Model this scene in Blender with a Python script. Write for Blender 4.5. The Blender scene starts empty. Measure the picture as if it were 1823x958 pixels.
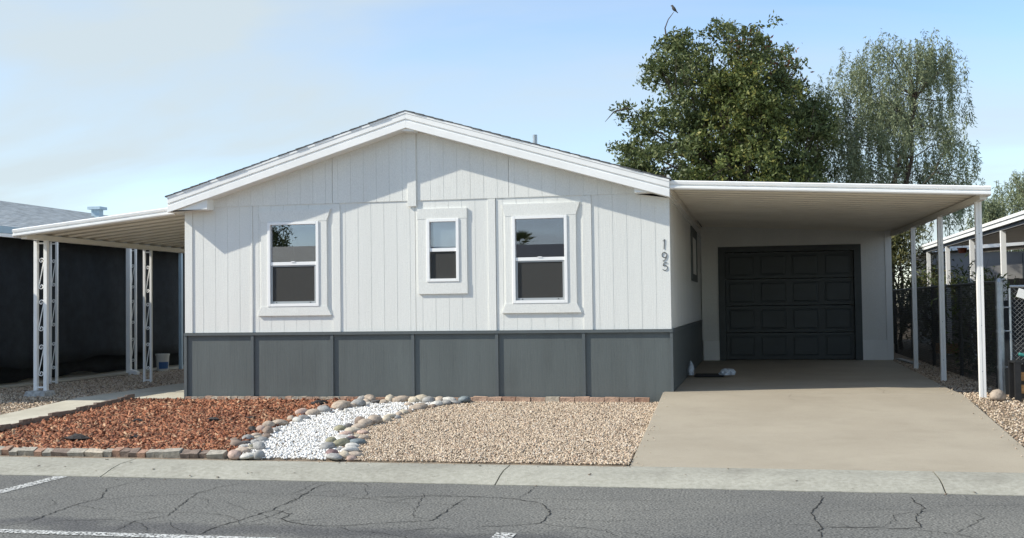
import bpy, math, random
import numpy as np
from mathutils import Vector, Matrix, Euler

random.seed(7); rng = np.random.default_rng(7)
sc = bpy.context.scene
col = sc.collection

# ------------------------------------------------------------------ camera
CAM = Vector((8.2569, -15.5881, 1.4208)); YAW, PITCH, ROLL, FPX = 0.2069, 0.0331, -0.0126, 2022.2
fw = Vector((-math.sin(YAW)*math.cos(PITCH), math.cos(YAW)*math.cos(PITCH), math.sin(PITCH)))
rt = Vector((math.cos(YAW), math.sin(YAW), 0)); up = rt.cross(fw)
rt2 = rt*math.cos(ROLL) + up*math.sin(ROLL); up2 = -rt*math.sin(ROLL) + up*math.cos(ROLL)
cd = bpy.data.cameras.new('camera'); cam = bpy.data.objects.new('camera', cd); col.objects.link(cam)
M3 = Matrix((rt2, up2, -fw)).transposed()
cam.matrix_world = Matrix.Translation(CAM) @ M3.to_4x4()
cd.sensor_width = 36; cd.sensor_fit = 'HORIZONTAL'; cd.lens = FPX/1823*36
cd.clip_start = .1; cd.clip_end = 2000
sc.camera = cam

# ------------------------------------------------------------------ light
SUN = Vector((-1.25, -.43, 1.0)).normalized()          # towards the sun
el = math.asin(SUN.z); az = math.atan2(SUN.x, SUN.y)
ld = bpy.data.lights.new('sun', 'SUN'); ld.energy = 3.8; ld.angle = math.radians(.53); ld.color = (1, .945, .82)
lo = bpy.data.objects.new('sun', ld); col.objects.link(lo)
lo.rotation_euler = SUN.to_track_quat('Z', 'Y').to_euler(); lo.location = (-20, -10, 30)
w = bpy.data.worlds.new('World'); sc.world = w; w.use_nodes = True
nt = w.node_tree; nt.nodes.clear()
def wn(t, **k):
    n = nt.nodes.new(t)
    for a, b in k.items(): setattr(n, a, b)
    return n
wo = wn('ShaderNodeOutputWorld'); bg = wn('ShaderNodeBackground'); bg.inputs[1].default_value = .15
sky = wn('ShaderNodeTexSky', sky_type='NISHITA', sun_disc=False)
sky.sun_elevation = el; sky.sun_rotation = az; sky.air_density = 1.0; sky.dust_density = 0.0; sky.ozone_density = 3.0; sky.altitude = 350
tc = wn('ShaderNodeTexCoord'); sep = wn('ShaderNodeSeparateXYZ'); nt.links.new(tc.outputs['Generated'], sep.inputs[0])
def wm(op, a, b):
    n = wn('ShaderNodeMath', operation=op)
    for i, v in enumerate((a, b)):
        if isinstance(v, (int, float)): n.inputs[i].default_value = v
        else: nt.links.new(v, n.inputs[i])
    return n.outputs[0]
zz = wm('ADD', wm('MAXIMUM', sep.outputs[2], 0.0), .16)
cx = wm('DIVIDE', sep.outputs[0], zz); cy = wm('DIVIDE', sep.outputs[1], zz)
cmb = wn('ShaderNodeCombineXYZ'); nt.links.new(cx, cmb.inputs[0]); nt.links.new(cy, cmb.inputs[1])
mp = wn('ShaderNodeMapping'); mp.inputs['Location'].default_value = (9.3, 5.3, 0); mp.inputs['Rotation'].default_value = (0, 0, .5); mp.inputs['Scale'].default_value = (.55, 1.0, 1)
nt.links.new(cmb.outputs[0], mp.inputs[0])
n1 = wn('ShaderNodeTexNoise'); n1.inputs['Scale'].default_value = .75; n1.inputs['Detail'].default_value = 7; n1.inputs['Roughness'].default_value = .52; n1.inputs['Distortion'].default_value = .5
nt.links.new(mp.outputs[0], n1.inputs['Vector'])
rp = wn('ShaderNodeValToRGB'); rp.color_ramp.elements[0].position = .36; rp.color_ramp.elements[1].position = .66
rp.color_ramp.elements[0].color = (.02, .02, .02, 1); rp.color_ramp.elements[1].color = (.92, .92, .92, 1)
nt.links.new(n1.outputs[0], rp.inputs[0])
mx = wn('ShaderNodeMixRGB'); mx.inputs[2].default_value = (2.85, 3.25, 3.42, 1)
nt.links.new(rp.outputs[0], mx.inputs[0]); nt.links.new(sky.outputs[0], mx.inputs[1])
nt.links.new(mx.outputs[0], bg.inputs[0]); nt.links.new(bg.outputs[0], wo.inputs[0])
sc.view_settings.view_transform = 'Standard'; sc.view_settings.look = 'None'; sc.view_settings.gamma = 1
sc.view_settings.use_curve_mapping = False
sc.view_settings.exposure = .66
sc.cycles.max_bounces = 12; sc.cycles.diffuse_bounces = 8; sc.cycles.transparent_max_bounces = 24

# ------------------------------------------------------------------ materials
def srgb(r, g, b):
    f = lambda c: (c/255/12.92 if c/255 <= .04045 else ((c/255+.055)/1.055)**2.4)
    return (f(r), f(g), f(b), 1)
def mat(name, c, rough=.6, var=.0, vscale=3.0, bump=0.0, bscale=40.0, stretch=(1, 1, 1), c2=None, island=None, metal=0.0, spec=.5, detail=4, ramp=(.35, .65), bump2=None):
    m = bpy.data.materials.new(name); m.use_nodes = True
    t = m.node_tree; N = t.nodes; L = t.links; b = N['Principled BSDF']
    b.inputs['Roughness'].default_value = rough; b.inputs['Metallic'].default_value = metal
    b.inputs['Specular IOR Level'].default_value = spec
    c = tuple(c) if len(c) == 4 else tuple(c)+(1,)
    geo = N.new('ShaderNodeNewGeometry'); mpn = N.new('ShaderNodeMapping'); mpn.inputs['Scale'].default_value = stretch
    L.new(geo.outputs['Position'], mpn.inputs[0])
    out = None
    if island:
        r = N.new('ShaderNodeValToRGB'); r.color_ramp.interpolation = 'LINEAR'
        els = r.color_ramp.elements
        while len(els) < len(island): els.new(.5)
        for i, ic in enumerate(island):
            els[i].position = i/(len(island)-1); els[i].color = tuple(ic)[:3]+(1,)
        L.new(geo.outputs['Random Per Island'], r.inputs[0]); out = r.outputs[0]
    if var > 0 or c2:
        n = N.new('ShaderNodeTexNoise'); n.inputs['Scale'].default_value = vscale; n.inputs['Detail'].default_value = detail; n.inputs['Roughness'].default_value = .6
        L.new(mpn.outputs[0], n.inputs['Vector'])
        r2 = N.new('ShaderNodeValToRGB'); r2.color_ramp.elements[0].position = ramp[0]; r2.color_ramp.elements[1].position = ramp[1]
        if out is None:
            r2.color_ramp.elements[0].color = c if c2 else tuple(x*(1-var) for x in c[:3])+(1,)
            r2.color_ramp.elements[1].color = (tuple(c2)[:3]+(1,)) if c2 else tuple(min(1, x*(1+var)) for x in c[:3])+(1,)
            L.new(n.outputs[0], r2.inputs[0]); out = r2.outputs[0]
        else:
            r2.color_ramp.elements[0].color = (1-var,)*3+(1,); r2.color_ramp.elements[1].color = (1,)*3+(1,)
            L.new(n.outputs[0], r2.inputs[0])
            mm = N.new('ShaderNodeMixRGB'); mm.blend_type = 'MULTIPLY'; mm.inputs[0].default_value = 1
            L.new(out, mm.inputs[1]); L.new(r2.outputs[0], mm.inputs[2]); out = mm.outputs[0]
    if out is None: b.inputs['Base Color'].default_value = c
    else: L.new(out, b.inputs['Base Color'])
    if bump > 0:
        n = N.new('ShaderNodeTexNoise'); n.inputs['Scale'].default_value = bscale; n.inputs['Detail'].default_value = 5
        L.new(mpn.outputs[0], n.inputs['Vector'])
        bp = N.new('ShaderNodeBump'); bp.inputs['Strength'].default_value = bump; bp.inputs['Distance'].default_value = .02
        L.new(n.outputs[0], bp.inputs['Height']); L.new(bp.outputs[0], b.inputs['Normal'])
    m['c'] = c[:3]
    return m

M = {}
M['siding'] = mat('white_siding_paint', (.83, .835, .80), .55, .02, 1.1, .12, 34, (2.2, 2.2, .12))
M['trim'] = mat('white_trim_paint', (.84, .845, .82), .5, .02, 3.0, .08, 60, (1, 1, .3))
M['metal_white'] = mat('white_enamel_metal', (.89, .885, .865), .35, .04, 2.2, .03, 14)
M['vinyl'] = mat('white_vinyl', (.90, .90, .89), .3)
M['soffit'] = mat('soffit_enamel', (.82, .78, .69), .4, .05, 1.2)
M['pan'] = mat('shade_toned_roof_pan', (.50, .44, .35), .5, c2=(.62, .57, .48), vscale=1.0, stretch=(1, 4, 1))  # recess shade painted into the pan colour, so the ribs read as light stripes
M['gray'] = mat('gray_skirt_paint', (.112, .130, .130), .55, .06, 1.3, .12, 30, (2.0, 2.0, .14))
M['gray_trim'] = mat('gray_trim_paint', (.095, .11, .115), .5, .06, 3.0, .1, 50)
M['door'] = mat('charcoal_door_paint', (.040, .052, .056), .45, .1, 4, .10, 60, (.3, 1, 1))
M['shingle'] = mat('roof_shingles', (.10, .105, .11), .9, .35, 18, .5, 60)
M['shingle_nb'] = mat('pale_shingles', (.40, .42, .43), .9, .25, 7, .4, 40, (1, .35, 3.0))
M['concrete'] = mat('drive_concrete', (.345, .298, .228), .8, c2=(.405, .355, .276), vscale=.9, bump=.12, bscale=90, detail=9, ramp=(.3, .72))
M['curb'] = mat('kerb_concrete', (.33, .32, .265), .85, c2=(.43, .415, .355), vscale=22, bump=.3, bscale=120, detail=6)
M['path'] = mat('path_concrete', (.50, .465, .375), .85, c2=(.57, .535, .44), vscale=3, bump=.15, bscale=90, detail=7)
M['footing'] = mat('footing_concrete', (.42, .41, .39), .9, .3, 20, .6, 40)
M['soil'] = mat('soil', (.20, .155, .11), .95, .35, 5, .5, 60, detail=8)
M['white_rock'] = mat('white_marble_chips', (.8, .8, .78), .7, island=[(.46, .41, .34), (.72, .70, .67), (.80, .79, .77), (.83, .82, .80), (.84, .83, .82)])
M['tan_rock'] = mat('tan_crushed_gravel', (.4, .3, .2), .85, island=[(.20, .145, .105), (.43, .335, .24), (.54, .43, .315), (.62, .52, .395), (.42, .285, .195), (.70, .63, .53)])
M['mulch'] = mat('red_bark_chips', (.2, .07, .04), .9, island=[(.06, .022, .013), (.24, .078, .036), (.35, .128, .060), (.47, .22, .12), (.18, .055, .026), (.55, .36, .22)], var=.25, vscale=2.2)
M['lump'] = mat('charred_bark', (.03, .026, .025), .9, .4, 20, .5, 50)
M['rust'] = mat('dead_wood', (.16, .12, .09), .9, .3, 12)
M['glass'] = None
M['dark'] = mat('interior_dark', (.05, .05, .05), .9)
M['room'] = mat('interior_wall', (.22, .215, .20), .9)
M['cream'] = mat('cream_wall', (.45, .44, .36), .9)
M['blind'] = mat('roller_blind', (.86, .86, .82), .8)
M['screen_frame'] = mat('screen_frame_grey', (.36, .38, .39), .4)
M['cloth'] = mat('black_shade_cloth', (.014, .018, .023), .85, .3, 5, .5, 160)
M['steel'] = mat('galvanised_steel', (.40, .43, .45), .42, .12, 12, .1, 60, metal=.75)
M['black'] = mat('black_paint', (.012, .012, .013), .5, .3, 9)
M['wood'] = mat('orange_pine', (.50, .26, .09), .6, .35, 8, .3, 40, (.2, 1, 3))
M['bark'] = mat('tree_bark', (.085, .065, .05), .95, .4, 9, .8, 30, (1, 1, .3))
M['steelblue'] = mat('pale_blue_fascia', (.40, .52, .60), .5, .06, 3)
M['nb_wall'] = mat('neighbour_wall', (.34, .33, .32), .8, .06, 2)
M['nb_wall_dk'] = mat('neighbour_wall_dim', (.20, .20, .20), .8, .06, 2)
M['digit'] = mat('dark_numeral', (.02, .025, .03), .4)
M['crack'] = mat('crack_fill', (.014, .013, .012), .9)
M['crack_pale'] = mat('hairline_crack', (.13, .105, .08), .9)
M['bird'] = mat('bird_feathers', (.06, .055, .05), .8)
M['teal'] = mat('teal_hose', (.02, .16, .15), .5)
M['signwhite'] = mat('white_sign', (.80, .80, .78), .5)
M['rag'] = mat('white_cloth', (.50, .55, .60), .85, .25, 14)
M['mat'] = mat('black_rubber_mat', (.018, .019, .02), .8, .3, 40, .4, 120)
M['bucket'] = mat('white_plastic', (.62, .61, .56), .4, .05, 5)
M['bluelabel'] = mat('blue_label', (.05, .13, .30), .5)
M['terracotta'] = mat('terracotta', (.30, .09, .05), .7)

def asphalt():
    m = bpy.data.materials.new('worn_asphalt'); m.use_nodes = True
    t = m.node_tree; N = t.nodes; L = t.links; b = N['Principled BSDF']; b.inputs['Roughness'].default_value = .88
    geo = N.new('ShaderNodeNewGeometry')
    a = N.new('ShaderNodeTexNoise'); a.inputs['Scale'].default_value = 55; a.inputs['Detail'].default_value = 3
    c = N.new('ShaderNodeTexNoise'); c.inputs['Scale'].default_value = .55; c.inputs['Detail'].default_value = 8; c.inputs['Roughness'].default_value = .6
    for n in (a, c): L.new(geo.outputs['Position'], n.inputs['Vector'])
    r1 = N.new('ShaderNodeValToRGB'); r1.color_ramp.elements[0].position = .36; r1.color_ramp.elements[1].position = .66
    r1.color_ramp.elements[0].color = (.060, .060, .055, 1); r1.color_ramp.elements[1].color = (.245, .24, .22, 1)
    r2 = N.new('ShaderNodeValToRGB'); r2.color_ramp.elements[0].position = .32; r2.color_ramp.elements[1].position = .68
    r2.color_ramp.elements[0].color = (.70, .70, .72, 1); r2.color_ramp.elements[1].color = (1.05, 1.04, 1.02, 1)
    L.new(a.outputs[0], r1.inputs[0]); L.new(c.outputs[0], r2.inputs[0])
    mm = N.new('ShaderNodeMixRGB'); mm.blend_type = 'MULTIPLY'; mm.inputs[0].default_value = 1
    L.new(r1.outputs[0], mm.inputs[1]); L.new(r2.outputs[0], mm.inputs[2])
    # tar-dark worn seam along the stall line
    sp = N.new('ShaderNodeSeparateXYZ'); L.new(geo.outputs['Position'], sp.inputs[0])
    d = N.new('ShaderNodeTexNoise'); d.inputs['Scale'].default_value = 1.3; d.inputs['Detail'].default_value = 5; L.new(geo.outputs['Position'], d.inputs['Vector'])
    md = N.new('ShaderNodeMath'); md.operation = 'MULTIPLY_ADD'; md.inputs[1].default_value = .9; L.new(d.outputs[0], md.inputs[0]); L.new(sp.outputs[1], md.inputs[2])
    s1 = N.new('ShaderNodeMath'); s1.operation = 'ADD'; s1.inputs[1].default_value = 7.22; L.new(md.outputs[0], s1.inputs[0])
    s2 = N.new('ShaderNodeMath'); s2.operation = 'ABSOLUTE'; L.new(s1.outputs[0], s2.inputs[0])
    r3 = N.new('ShaderNodeValToRGB'); r3.color_ramp.elements[0].position = .06; r3.color_ramp.elements[1].position = .22
    r3.color_ramp.elements[0].color = (.62, .62, .66, 1); r3.color_ramp.elements[1].color = (1, 1, 1, 1); L.new(s2.outputs[0], r3.inputs[0])
    m3 = N.new('ShaderNodeMixRGB'); m3.blend_type = 'MULTIPLY'; m3.inputs[0].default_value = 1
    L.new(mm.outputs[0], m3.inputs[1]); L.new(r3.outputs[0], m3.inputs[2]); L.new(m3.outputs[0], b.inputs['Base Color'])
    bp = N.new('ShaderNodeBump'); bp.inputs['Strength'].default_value = .6; bp.inputs['Distance'].default_value = .01
    L.new(a.outputs[0], bp.inputs['Height']); L.new(bp.outputs[0], b.inputs['Normal'])
    return m
M['asphalt'] = asphalt()
def stained(m, spots=.5, stains=.35, seed=0.0, stretch=(1, 1, 1), dust=None):
    # weathering over an existing material: broad stains, small dark spots, fine grain
    t = m.node_tree; N = t.nodes; L = t.links; b = N['Principled BSDF']
    src = b.inputs['Base Color'].links[0].from_socket
    geo = N.new('ShaderNodeNewGeometry'); mp_ = N.new('ShaderNodeMapping'); mp_.inputs['Location'].default_value = (seed, seed*1.7, 0); mp_.inputs['Scale'].default_value = stretch
    L.new(geo.outputs['Position'], mp_.inputs[0])
    for sc_, lo, hi, k in ((2.3, .50, .72, stains), (.55, .46, .66, stains*.8), (26.0, .66, .74, spots), (140.0, .35, .75, .22)):
        n = N.new('ShaderNodeTexNoise'); n.inputs['Scale'].default_value = sc_; n.inputs['Detail'].default_value = 6; n.inputs['Roughness'].default_value = .62
        L.new(mp_.outputs[0], n.inputs['Vector'])
        r = N.new('ShaderNodeValToRGB'); r.color_ramp.elements[0].position = lo; r.color_ramp.elements[1].position = hi
        r.color_ramp.elements[0].color = (1, 1, 1, 1); r.color_ramp.elements[1].color = (1-k, 1-k*1.03, 1-k*1.06, 1)
        L.new(n.outputs[0], r.inputs[0])
        mm = N.new('ShaderNodeMixRGB'); mm.blend_type = 'MULTIPLY'; mm.inputs[0].default_value = 1
        L.new(src, mm.inputs[1]); L.new(r.outputs[0], mm.inputs[2]); src = mm.outputs[0]
    L.new(src, b.inputs['Base Color'])
stained(M['concrete'], .30, .09, 3.0, (.8, 1.1, 1)); stained(M['curb'], .45, .22, 5.0); stained(M['path'], .4, .18, 9.0)
stained(M['siding'], .0, .025, 2.0, (1.5, 1.5, .35)); stained(M['gray'], .12, .12, 4.0, (1.5, 1.5, .5))
def worn_paint():
    m = bpy.data.materials.new('worn_road_paint'); m.use_nodes = True
    t = m.node_tree; N = t.nodes; L = t.links; b = N['Principled BSDF']; b.inputs['Roughness'].default_value = .8
    b.inputs['Base Color'].default_value = (.56, .56, .54, 1)
    geo = N.new('ShaderNodeNewGeometry'); n = N.new('ShaderNodeTexNoise'); n.inputs['Scale'].default_value = 38; n.inputs['Detail'].default_value = 6
    L.new(geo.outputs['Position'], n.inputs['Vector'])
    r = N.new('ShaderNodeValToRGB'); r.color_ramp.elements[0].position = .44; r.color_ramp.elements[1].position = .53; L.new(n.outputs[0], r.inputs[0])
    L.new(r.outputs[0], b.inputs['Alpha'])
    return m
M['paint'] = worn_paint()
def glassmat(name, refl, tint):
    m = bpy.data.materials.new(name); m.use_nodes = True
    t = m.node_tree; N = t.nodes; L = t.links; N.clear()
    o = N.new('ShaderNodeOutputMaterial'); g = N.new('ShaderNodeBsdfGlossy'); g.inputs['Roughness'].default_value = .004; g.inputs['Color'].default_value = (.92, .90, 1, 1)
    tr = N.new('ShaderNodeBsdfTransparent'); tr.inputs['Color'].default_value = tint
    lw = N.new('ShaderNodeLayerWeight'); lw.inputs['Blend'].default_value = .5
    ma = N.new('ShaderNodeMath'); ma.operation = 'MULTIPLY_ADD'; ma.inputs[1].default_value = .6; ma.inputs[2].default_value = refl
    L.new(lw.outputs['Fresnel'], ma.inputs[0])
    mi = N.new('ShaderNodeMixShader'); L.new(ma.outputs[0], mi.inputs[0]); L.new(tr.outputs[0], mi.inputs[1]); L.new(g.outputs[0], mi.inputs[2]); L.new(mi.outputs[0], o.inputs[0])
    return m
M['glass'] = glassmat('window_glass', .10, (.82, .86, .87, 1))
def screenmat(name, c, alpha):
    m = mat(name, c, .8); m.node_tree.nodes['Principled BSDF'].inputs['Alpha'].default_value = alpha; return m
M['screen'] = screenmat('insect_screen', (.060, .060, .057), .66)
M['privacy'] = screenmat('privacy_mesh', (.010, .012, .012), .28)
def leafmat(name, cols, tr=.25):
    m = mat(name, cols[0], .55, island=cols, spec=.3)
    t = m.node_tree; b = t.nodes['Principled BSDF']
    src = b.inputs['Base Color'].links[0].from_socket
    td = t.nodes.new('ShaderNodeBsdfTranslucent'); t.links.new(src, td.inputs[0])
    mi = t.nodes.new('ShaderNodeMixShader'); mi.inputs[0].default_value = tr
    o = t.nodes['Material Output']
    t.links.new(b.outputs[0], mi.inputs[1]); t.links.new(td.outputs[0], mi.inputs[2]); t.links.new(mi.outputs[0], o.inputs[0])
    return m
M['leaf_dark'] = leafmat('dark_evergreen_leaves', [(.035, .055, .020), (.090, .120, .042), (.155, .185, .070), (.065, .090, .034), (.21, .23, .095)])
M['leaf_olive'] = leafmat('olive_yellow_leaves', [(.045, .065, .020), (.105, .135, .038), (.165, .195, .058), (.080, .108, .032), (.28, .26, .07)])
M['leaf_rust'] = leafmat('rusty_tip_leaves', [(.12, .045, .02), (.17, .07, .03), (.07, .06, .03)])
M['leaf_willow'] = leafmat('grey_green_leaflets', [(.11, .14, .07), (.20, .24, .135), (.27, .30, .18), (.155, .185, .10)])
M['leaf_shrub'] = leafmat('yellow_green_leaves', [(.05, .06, .02), (.15, .15, .05), (.22, .21, .09), (.09, .1, .04)])

# ------------------------------------------------------------------ mesh helpers
class MB:
    def __init__(s): s.v = []; s.f = []
    def add(s, vs, fs):
        o = len(s.v); s.v += [tuple(v) for v in vs]; s.f += [tuple(i+o for i in f) for f in fs]; return s
    def box(s, x0, x1, y0, y1, z0, z1):
        return s.add([(x0, y0, z0), (x1, y0, z0), (x1, y1, z0), (x0, y1, z0), (x0, y0, z1), (x1, y0, z1), (x1, y1, z1), (x0, y1, z1)],
                     [(0, 3, 2, 1), (4, 5, 6, 7), (0, 1, 5, 4), (1, 2, 6, 5), (2, 3, 7, 6), (3, 0, 4, 7)])
    def hexa(s, b, t):   # two quads, 4 corners each, counter-clockwise seen from above
        return s.add(list(b)+list(t), [(0, 3, 2, 1), (4, 5, 6, 7), (0, 1, 5, 4), (1, 2, 6, 5), (2, 3, 7, 6), (3, 0, 4, 7)])
    def prism_y(s, poly, y0, y1):     # poly of (x,z), extruded along y
        n = len(poly)
        return s.add([(x, y0, z) for x, z in poly]+[(x, y1, z) for x, z in poly],
                     [tuple(range(n)), tuple(range(2*n-1, n-1, -1))]+[(i, i+n, (i+1) % n+n, (i+1) % n) for i in range(n)])
    def prism_z(s, poly, z0, z1):
        n = len(poly)
        return s.add([(x, y, z0) for x, y in poly]+[(x, y, z1) for x, y in poly],
                     [tuple(range(n-1, -1, -1)), tuple(range(n, 2*n))]+[(i, (i+1) % n, (i+1) % n+n, i+n) for i in range(n)])
    def prism_x(s, poly, x0, x1):     # poly of (y,z)
        n = len(poly)
        return s.add([(x0, y, z) for y, z in poly]+[(x1, y, z) for y, z in poly],
                     [tuple(range(n)), tuple(range(2*n-1, n-1, -1))]+[(i, i+n, (i+1) % n+n, (i+1) % n) for i in range(n)])
    def tube(s, pts, rad, n=8, cap=True):
        pts = [Vector(p) for p in pts]
        if not hasattr(rad, '__len__'): rad = [rad]*len(pts)
        o = len(s.v); prev = None
        for i, p in enumerate(pts):
            d = (pts[min(i+1, len(pts)-1)]-pts[max(i-1, 0)]).normalized()
            if prev is None:
                a = Vector((0, 0, 1)) if abs(d.z) < .9 else Vector((1, 0, 0)); u = d.cross(a).normalized()
            else:
                u = (prev-d*prev.dot(d)).normalized()
            prev = u; v = d.cross(u)
            for k in range(n):
                t = 2*math.pi*k/n; s.v.append(tuple(p+(u*math.cos(t)+v*math.sin(t))*rad[i]))
        for i in range(len(pts)-1):
            for k in range(n):
                a = o+i*n+k; b = o+i*n+(k+1) % n; s.f.append((a, b, b+n, a+n))
        if cap:
            s.f.append(tuple(o+k for k in range(n-1, -1, -1))); e = o+(len(pts)-1)*n; s.f.append(tuple(e+k for k in range(n)))
        return s
    def build(s, name, m, parent=None, smooth=False, bevel=0):
        org = origin(parent)
        me = bpy.data.meshes.new(name); me.from_pydata([(a-org[0], b-org[1], c-org[2]) for a, b, c in s.v], [], s.f); me.update()
        me.materials.append(m)
        if smooth: me.shade_smooth()
        o = bpy.data.objects.new(name, me); col.objects.link(o)
        if parent: o.parent = parent
        if bevel:
            md = o.modifiers.new('bevel', 'BEVEL'); md.width = bevel; md.segments = 2; md.limit_method = 'ANGLE'
        return o
def origin(o):
    v = Vector((0, 0, 0))
    while o is not None: v += Vector(o.location); o = o.parent
    return v
def tag(o, label=None, cat=None, group=None, kind=None):
    if label: o['label'] = label
    if cat: o['category'] = cat
    if group: o['group'] = group
    if kind: o['kind'] = kind
    return o
def thing(name, loc, label, cat, group=None):
    o = bpy.data.objects.new(name, None); o.empty_display_size = .2; o.location = loc; col.objects.link(o)
    return tag(o, label, cat, group)
def inst(name, mesh, parent, loc, rot=(0, 0, 0), scale=(1, 1, 1)):
    o = bpy.data.objects.new(name, mesh); col.objects.link(o)
    if parent: o.parent = parent; loc = Vector(loc)-origin(parent)
    o.location = loc; o.rotation_euler = rot; o.scale = scale
    return o
def np_mesh(name, V, F, m, parent=None):          # V (n,3), F (k,3 or 4) arrays
    me = bpy.data.meshes.new(name); k = F.shape[1]
    me.vertices.add(len(V)); me.vertices.foreach_set('co', V.astype(np.float32).ravel())
    me.loops.add(F.size); me.loops.foreach_set('vertex_index', F.astype(np.int32).ravel())
    me.polygons.add(len(F)); me.polygons.foreach_set('loop_start', np.arange(0, F.size, k, dtype=np.int32))
    me.update(calc_edges=True); me.validate(); me.materials.append(m)
    o = bpy.data.objects.new(name, me); col.objects.link(o)
    if parent: o.parent = parent
    return o

def interp(x, xs, ys): return float(np.interp(x, xs, ys))
# ------------------------------------------------------------------ terrain
PY = [-300, -14.75, -14.74, -14.2, -5.0, -4.66, 0, 300]
PL = [-.10, -.10, -.45, -.45, -.45, -.122, .10, .10]
QY = [-300, -14.75, -14.74, -14.2, -5.0, -4.66, 0, 9.4, 300]
QL = [-.10, -.10, -.45, -.45, -.45, -.122, .15, .20, .20]
def yardz(x, y):
    if x > 10.95: return interp(y, QY, QL)
    return interp(y, PY, PL)
ys = [-300, -14.75, -14.74, -14.2, -5.0, -4.66, -2.4, 0, 4, 9.4, 300]
xs = [-300, -8, 7.05, 7.12, 10.8, 11.12, 300]
mb = MB(); V = []; F = []
for j, y in enumerate(ys):
    for i, x in enumerate(xs):
        V.append((x, y, yardz(x, y)-(.15 if x in (7.12, 10.8) and y > -5 else .004)))
for j in range(len(ys)-1):
    for i in range(len(xs)-1):
        a = j*len(xs)+i; F.append((a, a+1, a+1+len(xs), a+len(xs)))
tag(mb.add(V, F).build('ground', M['soil']), kind='structure')

# road, kerb, driveway, walkway
RZ = -.22
road = tag(MB().box(-300, 300, -14.0, -5.30, -.40, RZ).build('road', M['asphalt']), kind='structure')
CR = [[(2.57, -7.79), (2.63, -7.73), (2.69, -7.61), (2.59, -6.86), (2.64, -6.52), (2.38, -5.99), (2.42, -5.58)], [(2.45, -6.6), (2.62, -6.66), (2.84, -6.4), (3.33, -6.19), (3.4, -5.73), (3.55, -5.51)], [(3.58, -7.88), (3.51, -7.45), (3.65, -7.19), (3.4, -6.33), (3.35, -6.12), (3.49, -5.91)], [(4.28, -7.93), (4.26, -7.61), (4.32, -7.26), (4.39, -6.88), (4.37, -6.62), (4.38, -6.28), (4.3, -5.68), (4.33, -5.42)], [(3.52, -5.97), (3.99, -6.1), (4.24, -6.07), (4.68, -6.13), (4.92, -6.21), (5.19, -6.12), (5.56, -6.18)], [(3.2, -7.42), (3.38, -7.22), (3.43, -6.96)], [(4.42, -7.48), (4.49, -7.12), (4.51, -6.6)], [(4.36, -6.83), (4.62, -6.98), (4.63, -7.22), (4.89, -7.41), (5.17, -7.42), (5.47, -7.26), (5.82, -7.1), (5.83, -6.63), (5.82, -6.23), (5.84, -6.09)], [(4.77, -6.37), (4.99, -6.2), (5.22, -6.37), (5.57, -6.38)], [(4.99, -6.12), (5.66, -5.97), (6.02, -6.01), (6.24, -6.04), (6.53, -6.25), (6.65, -6.57), (6.68, -6.86), (6.66, -7.09), (6.47, -7.21), (6.27, -7.28), (6.21, -7.4)], [(6.27, -6.03), (6.31, -5.64), (6.3, -5.42)], [(6.68, -7.09), (6.85, -7.2), (7.06, -7.23), (7.18, -7.3), (7.3, -7.48)], [(6.63, -6.44), (6.78, -6.48), (7.09, -6.46)], [(8.83, -5.52), (8.78, -5.89), (8.69, -6.34), (8.7, -6.64), (8.73, -6.93), (8.7, -7.34)], [(9.53, -5.51), (9.57, -6.04), (9.45, -6.47), (9.43, -6.87), (9.27, -6.93), (8.96, -6.92), (8.73, -6.93)], [(9.42, -6.98), (9.63, -7.05), (9.84, -7.15)], [(5.66, -7.58), (5.95, -7.37), (6.18, -7.46)], [(1.77, -6.69), (1.96, -6.49), (2.1, -6.28)]]
def crack(pts, wd, zf=None):
    zf = zf or (lambda y: RZ)
    P = []
    for a, b in zip(pts[:-1], pts[1:]):
        n = max(2, int(math.dist(a, b)/.045))
        for k in range(n):
            t = k/n; P.append((a[0]+(b[0]-a[0])*t+random.gauss(0, .007), a[1]+(b[1]-a[1])*t+random.gauss(0, .009)))
    P.append(pts[-1]); V = []; F = []
    for i, p in enumerate(P):
        d = Vector((P[min(i+1, len(P)-1)][0]-P[max(0, i-1)][0], P[min(i+1, len(P)-1)][1]-P[max(0, i-1)][1]))
        d = d.normalized() if d.length else Vector((1, 0)); e = min(i, len(P)-1-i)/5
        q = wd*random.uniform(.35, 1.3)*min(1, .3+e); n = Vector((-d.y, d.x))*q
        V += [(p[0]+n.x, p[1]+n.y, zf(p[1]+n.y)+.004), (p[0]-n.x, p[1]-n.y, zf(p[1]-n.y)+.004)]
    for i in range(len(P)-1): F.append((2*i, 2*i+1, 2*i+3, 2*i+2))
    return MB().add(V, F)
nodes_ = [p for c in CR for p in c]
for q in range(34):
    p_ = random.choice(nodes_); a_ = random.choice((0.1, -.15, 3.0, 3.3, 1.2, -1.2, 2.2, .8)); c_ = [p_]
    for _ in range(random.randint(2, 6)):
        a_ += random.gauss(0, .4); c_.append((c_[-1][0]+.24*math.cos(a_), max(-9, min(-5.42, c_[-1][1]+.24*math.sin(a_)))))
    crack(c_, random.uniform(.0018, .0036)).build('crack', M['crack'], road)
for i, c in enumerate(CR):
    crack(c, .58*(.009, .0065, .007, .010, .005, .005, .006, .009, .005, .010, .007, .008, .004, .009, .009, .006, .006, .004)[i]).build('crack', M['crack'], road)
def strip(x0, x1, y0, y1): return MB().add([(x0, y0, RZ+.006), (x1, y0, RZ+.006), (x1, y1, RZ+.006), (x0, y1, RZ+.006)], [(0, 1, 2, 3)])
strip(1.42, 1.565, -7.9, -5.36).build('painted_line', M['paint'], road)
strip(-12, 4.9, -8.03, -7.91).build('painted_line', M['paint'], road)
strip(6.42, 6.57, -9.6, -7.5).build('painted_line', M['paint'], road)

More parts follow.
